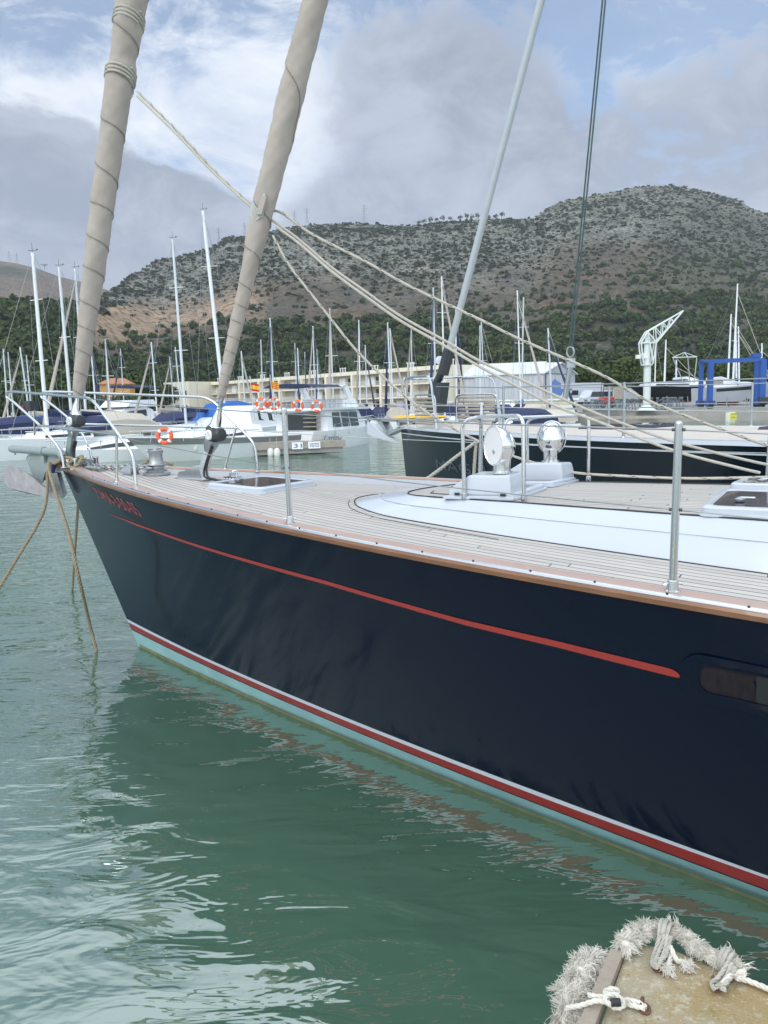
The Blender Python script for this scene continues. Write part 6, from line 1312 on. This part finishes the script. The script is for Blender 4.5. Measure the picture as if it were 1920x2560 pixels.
for i in range(15):
    u = 1478 + i * 15; D = 74 + (i * 7 % 4)
    if 1590 < u < 1640: continue
    p = atd(u, 1030, D); p.z = 1.16
    if cradle is None: cradle = mkcradle(p); base0 = p.copy()
    else: o = copytree(cradle); o.location = p; o.rotation_euler.z = R_((i * 53) % 70 - 35)
# quay wall face strips and the barrier with the yellow sign
mb = MB(); a, b = atd(1460, 1040, 73.5), atd(1740, 1046, 69.4); mb.box(((a.x + b.x) / 2, (a.y + b.y) / 2 - .6, .62), ((b - a).length, .5, .24), Matrix.Rotation(math.atan2((b - a).y, (b - a).x), 3, 'Z')); single('quay_fender', mb, M['dockwood'], 'long timber rubbing beam along the boatyard quay face', 'quay beam')
p0 = atz(1821, 1053, 0); p1 = p0 + Vector((5.6, 1.6, 0)); T = Thing('floating_barrier', 'cream floating barrier with a yellow warning sign before the lift', 'barrier', p0); dv = (p1 - p0).normalized(); mb = MB(); nv = Vector((-dv.y, dv.x, 0)); mb.box((p0 + p1) / 2 + Vector((0, 0, .42)) + nv * .6, ((p1 - p0).length, 1.2, .84), Matrix.Rotation(math.atan2(dv.y, dv.x), 3, 'Z')); T.part('float', mb, M['offwhite'], smooth=0)
mb = MB(); mb.box(p0 + dv * 1.0 + Vector((0, 0, .44)) - nv * .03, (1.75, .05, .66), Matrix.Rotation(math.atan2(dv.y, dv.x), 3, 'Z')); sg = T.part('sign', mb, M['signyellow'], smooth=0)
for z, t in ((.66, 'ATENCIO'), (.36, 'PAS - PERILL')): lettering('sign_letters', t, lambda x, y: p0 + dv * (.28 + x * 1.45) + Vector((0, 0, z - .10 + y * .17)) - nv * .06, M['ink'], sg, T.base)
# stone wall behind the yard
p, q = atd(1432, 985, 118), atd(1560, 980, 112); p.z = q.z = 1.2; mb = MB(); mb.box((p + q) / 2 + Vector((0, 0, 1.4)), ((q - p).length, .6, 2.8), Matrix.Rotation(math.atan2((q - p).y, (q - p).x), 3, 'Z')); single('stone_wall', mb, M['dockwood'], 'long grey stone wall at the back of the boatyard right of the shed', 'wall')
# ================================================================== pier end at the bottom right
ZP = .75
def pz(u, v, dz=0.0): return atz(u, v, ZP + dz)
PIER = [(1480, 2600), (1561, 2376), (1580, 2357), (1612, 2352), (1680, 2365), (1799, 2408), (1866, 2435), (1960, 2476), (2200, 2580)]
pts = [pz(u, v) for u, v in PIER]
base_ = pts + [Vector((2.2, .2, ZP)), Vector((2.2, -1.5, ZP)), Vector((-.6, -1.5, ZP)), Vector((.25, .9, ZP))]
cx = Vector((1.0, .6, ZP)); mb = MB()
mb.rings([[p + Vector((0, 0, z)) + (cx - p).normalized() * i for p in base_] for z, i in ((-1.6, 0), (-.03, 0), (-.008, .008), (0, .03))])
def pier_mat():
    m = bpy.data.materials.new('stained_pier_concrete'); m.use_nodes = True; nt = m.node_tree; b = nt.nodes['Principled BSDF']; tc = N(nt, 'ShaderNodeTexCoord'); v = tc.outputs['Object']
    n1, n2, n3 = noise(nt, v, 2.6, 6, .65), noise(nt, v, 38, 5, .7), noise(nt, v, 140, 3, .6)
    c = mixc(nt, smooth(nt, n1, .36, .62), (.34, .245, .115), (.36, .315, .22)); c = mixc(nt, smooth(nt, n2, .50, .68), c, (.47, .42, .32)); c = mixc(nt, smooth(nt, n2, .40, .28), c, (.20, .155, .085)); c = mixc(nt, smooth(nt, noise(nt, v, 5, 5, .7), .58, .72), c, (.24, .20, .065)); c = mixc(nt, smooth(nt, n3, .60, .68, 0, .7), c, (.58, .54, .45)); c = mixc(nt, smooth(nt, n3, .38, .30, 0, .7), c, (.13, .11, .07))
    nt.links.new(c, b.inputs['Base Color']); b.inputs['Roughness'].default_value = .92; bp = N(nt, 'ShaderNodeBump'); bp.inputs['Distance'].default_value = .006; bp.inputs['Strength'].default_value = .8; nt.links.new(math_(nt, 'ADD', n2, math_(nt, 'MULTIPLY', n3, .5)), bp.inputs['Height']); nt.links.new(bp.outputs[0], b.inputs['Normal']); return m
PM = pier_mat()
single('pier', mb, PM, 'stained concrete pier end with rusty rings at the bottom right corner', 'pier', smooth=30)
q = [pz(u, v, .012) for u, v in ((1443, 2562), (1488, 2562), (1561, 2378), (1527, 2371))]; ex = (q[1] - q[2]).normalized(); q[0] += ex * .25; q[1] += ex * .25
mb = MB(); cc = sum(q, Vector()) / 4
mb.rings([[p + (cc - p).normalized() * i + Vector((0, 0, z)) for p in q] for z, i in ((-.028, 0), (.0, 0), (.004, .004))]); single('plank', mb, M['greywood'], 'weathered timber plank laid along the left pier edge', 'plank', smooth=20)
def fuzz(path, n, rad, ln, thick, m, T, name='strands', flat=.7, droop=.5, seed=1):
    P = catmull(path, 10); r = random.Random(seed); mb = MB()
    LK = 11
    for i in range(n // LK):                                       # locks of fibres that lie along the rope and fray at their ends
        f = r.random() * (len(P) - 1.001); j = int(f); c = P[j].lerp(P[j + 1], f - j); t = (P[j + 1] - P[j]).normalized(); R0 = rad(f / (len(P) - 1)) if callable(rad) else rad
        d = Vector((r.gauss(0, 1), r.gauss(0, 1), abs(r.gauss(0, .9)))); d = (d - t * d.dot(t)).normalized(); s0 = c + Vector((d.x, d.y, d.z * flat)) * R0 * r.uniform(.55, 1.0)
        g0 = (t * r.choice((-1, 1)) * r.uniform(.5, 1.3) + d * r.uniform(-.1, .45) + Vector((r.gauss(0, .3), r.gauss(0, .3), r.gauss(0, .15)))).normalized(); L0 = ln * r.uniform(.7, 1.9); bend = [Vector((r.gauss(0, .30), r.gauss(0, .30), r.gauss(0, .2) - droop * .22)) for k in range(5)]
        for q in range(LK):
            g = g0.copy(); L = L0 * r.uniform(.75, 1.15); p = [s0 + Vector((r.gauss(0, .0045), r.gauss(0, .0045), r.gauss(0, .003)))]
            for k in range(5): g = (g + bend[k] + Vector((r.gauss(0, .10), r.gauss(0, .10), r.gauss(0, .08))) * (1 + k * .5)).normalized(); p.append(p[-1] + g * L / 5)
            for a in p: a.z = max(a.z, ZP + .002) if T.get('onpier') else a.z
            mb.tube(p, [thick, thick, thick, thick * .9, thick * .7, thick * .3], 3, False, False)
    return mb
def core(path, r): mb = MB(); P = catmull(path, 8); mb.tube(P, [r * (.8 + .2 * math.sin(i * 1.3)) for i in range(len(P))], 10); return mb
def bundle(label, path, n, rad, ln, seed, corer, onpier):
    T = Thing('rope_fender', label, 'rope fender', path[0]); fl = {'onpier': onpier}; T.part('core', core(path, corer), M['whiterope']); T.part('strands', fuzz(path, n, rad, ln, .0011, M['whiterope'], fl, seed=seed), M['whiterope'], smooth=60)
    T.part('dark_strands', fuzz(path, n // 5, rad, ln * .9, .0011, M['dirtyrope'], fl, seed=seed + 9), M['dirtyrope'], smooth=60); return T
B1 = bundle('long frayed white rope fender laid along the far edge of the pier', [pz(u, v, .02) for u, v in ((1562, 2372), (1580, 2342), (1620, 2325), (1665, 2324), (1706, 2340), (1735, 2365), (1770, 2385), (1815, 2405), (1845, 2425))], 5200, lambda f: .019 * (1 - .2 * f), .022, 3, .018, True)
B2 = bundle('bushy frayed white rope fender hanging left of the plank', [pz(u, v, d) for u, v, d in ((1500, 2402, -.04), (1470, 2412, -.03), (1452, 2440, -.02), (1432, 2480, -.02), (1424, 2530, -.05), (1424, 2600, -.1))], 6500, lambda f: .031, .026, 5, .026, False)
def wraps(T, cen, ax, r, n, w, m=M['dirtyrope'], th=.0065):
    ax = Vector(ax).normalized(); q = ax.to_track_quat('Z', 'Y').to_matrix(); mb = MB()
    for k in range(n): mb.torus(cen + ax * (k - n / 2) * w + Vector((0, 0, .002 * (k % 2))), r * (1 + .06 * math.sin(k * 2.1)), th, ax + Vector((.12 * math.sin(k), .1 * math.cos(k * 1.7), 0)), 16, 6)
    T.part('lashing', mb, m)
wraps(B1, pz(1668, 2338, .02), pz(1700, 2352) - pz(1640, 2330), .036, 3, .012); wraps(B1, pz(1822, 2408, .02), pz(1850, 2425) - pz(1800, 2398), .030, 3, .012)
def ring_(u, v, label):
    c = pz(u, v); T = Thing('iron_ring', label, 'iron ring', c, None); mb = MB(); mb.torus(c + Vector((0, 0, .008)), .0125, .0042, (.2, -.4, .9), 20, 8); T.part('ring', mb, M['rust']); mb = MB(); mb.tube(rounded([c + Vector((-.004, .012, -.01)), c + Vector((-.004, .014, .018)), c + Vector((.004, .028, .018)), c + Vector((.004, .030, -.01))], .010, 4), .0048, 8); T.part('eye_bolt', mb, M['rust']); return c
r1 = ring_(1642, 2424, 'rusty iron ring below the middle lashing on the pier'); r2 = ring_(1790, 2474, 'rusty iron ring at the right lashing on the pier'); r3 = ring_(1612, 2528, 'rusty iron ring nearest the plank on the pier')
L_ = lambda u, v, d=.012: pz(u, v, d)
def knot(label, strands, m='whiterope', r=.0068):
    T = Thing('rope_lashing', label, 'rope', strands[0][0])
    for s in strands: T.part('strand', laid(s, r), M[m], smooth=60)
    return T
k1 = knot('knotted white rope tying the bushy fender over the plank to the ring', [[L_(1470, 2487, .02), L_(1500, 2492, .025), L_(1530, 2490, .03), L_(1545, 2478, .035), L_(1530, 2472, .045), L_(1512, 2480, .03), L_(1525, 2500, .03), L_(1560, 2508), L_(1590, 2516), L_(1612, 2522)],
     [L_(1415, 2520, .02), L_(1450, 2514, .02), L_(1490, 2502, .03), L_(1515, 2506, .035), L_(1540, 2520, .03), L_(1560, 2512, .03), L_(1545, 2490, .045), L_(1525, 2486, .05), L_(1512, 2498, .045), L_(1530, 2512, .04), L_(1565, 2500, .02), L_(1600, 2508), L_(1614, 2518)]])
mb = MB(); c = L_(1539, 2506, .05); mb.tube([c - Vector((.012, 0, 0)), c + Vector((.012, 0, 0))], .010, 10); k1.part('black_tape', mb, M['rubber'])
knot('grey rope lashing hanging from the fender to the middle ring', [[L_(1660, 2335, .05), L_(1655, 2360, .03), L_(1645, 2385, .02), L_(1638, 2405, .02), L_(1644, 2418, .02)], [L_(1668, 2336, .05), L_(1664, 2365, .03), L_(1658, 2388, .02), L_(1648, 2410, .02), L_(1640, 2420, .02)], [L_(1676, 2340, .05), L_(1672, 2362, .03), L_(1660, 2395, .02), L_(1636, 2398, .02), L_(1630, 2410, .02), L_(1640, 2418, .02)], [L_(1650, 2338, .05), L_(1640, 2372, .02), L_(1632, 2398, .02), L_(1640, 2412, .03)]], 'dirtyrope', .0062)
tails = Thing('rope_tails', 'two frayed white rope ends lying beside the middle ring', 'rope', L_(1675, 2370))
for pth, e in (([L_(1672, 2362, .03), L_(1676, 2385), L_(1674, 2408), L_(1670, 2422)], (1668, 2428)), ([L_(1676, 2366, .03), L_(1690, 2398), L_(1708, 2406), L_(1718, 2412)], (1722, 2418))):
    tails.part('strand', laid(pth, .0075), M['whiterope']); mb = fuzz([pth[-1], L_(*e)], 160, .006, .015, .0011, None, {'onpier': True}, seed=int(e[0])); tails.part('frayed_end', mb, M['whiterope'], smooth=60)
k2 = knot('white and grey rope knotted at the right pier ring', [[L_(1822, 2402, .05), L_(1810, 2425, .03), L_(1795, 2445, .02), L_(1780, 2458, .015), L_(1785, 2472, .02)], [L_(1830, 2408, .05), L_(1820, 2435, .03), L_(1808, 2455, .02), L_(1790, 2468, .02)], [L_(1838, 2416, .05), L_(1828, 2440, .03), L_(1815, 2458, .025), L_(1800, 2470, .02), L_(1815, 2474, .02)]], 'dirtyrope')
single('rope', laid([L_(1805, 2462, .02), L_(1826, 2440, .03), L_(1845, 2432, .03), L_(1862, 2428, .03), L_(1855, 2440, .02), L_(1838, 2445, .02), L_(1870, 2452), L_(1920, 2472), L_(2000, 2505)], .0075), M['whiterope'], 'clean white laid rope leading from the right knot out of frame', 'rope')
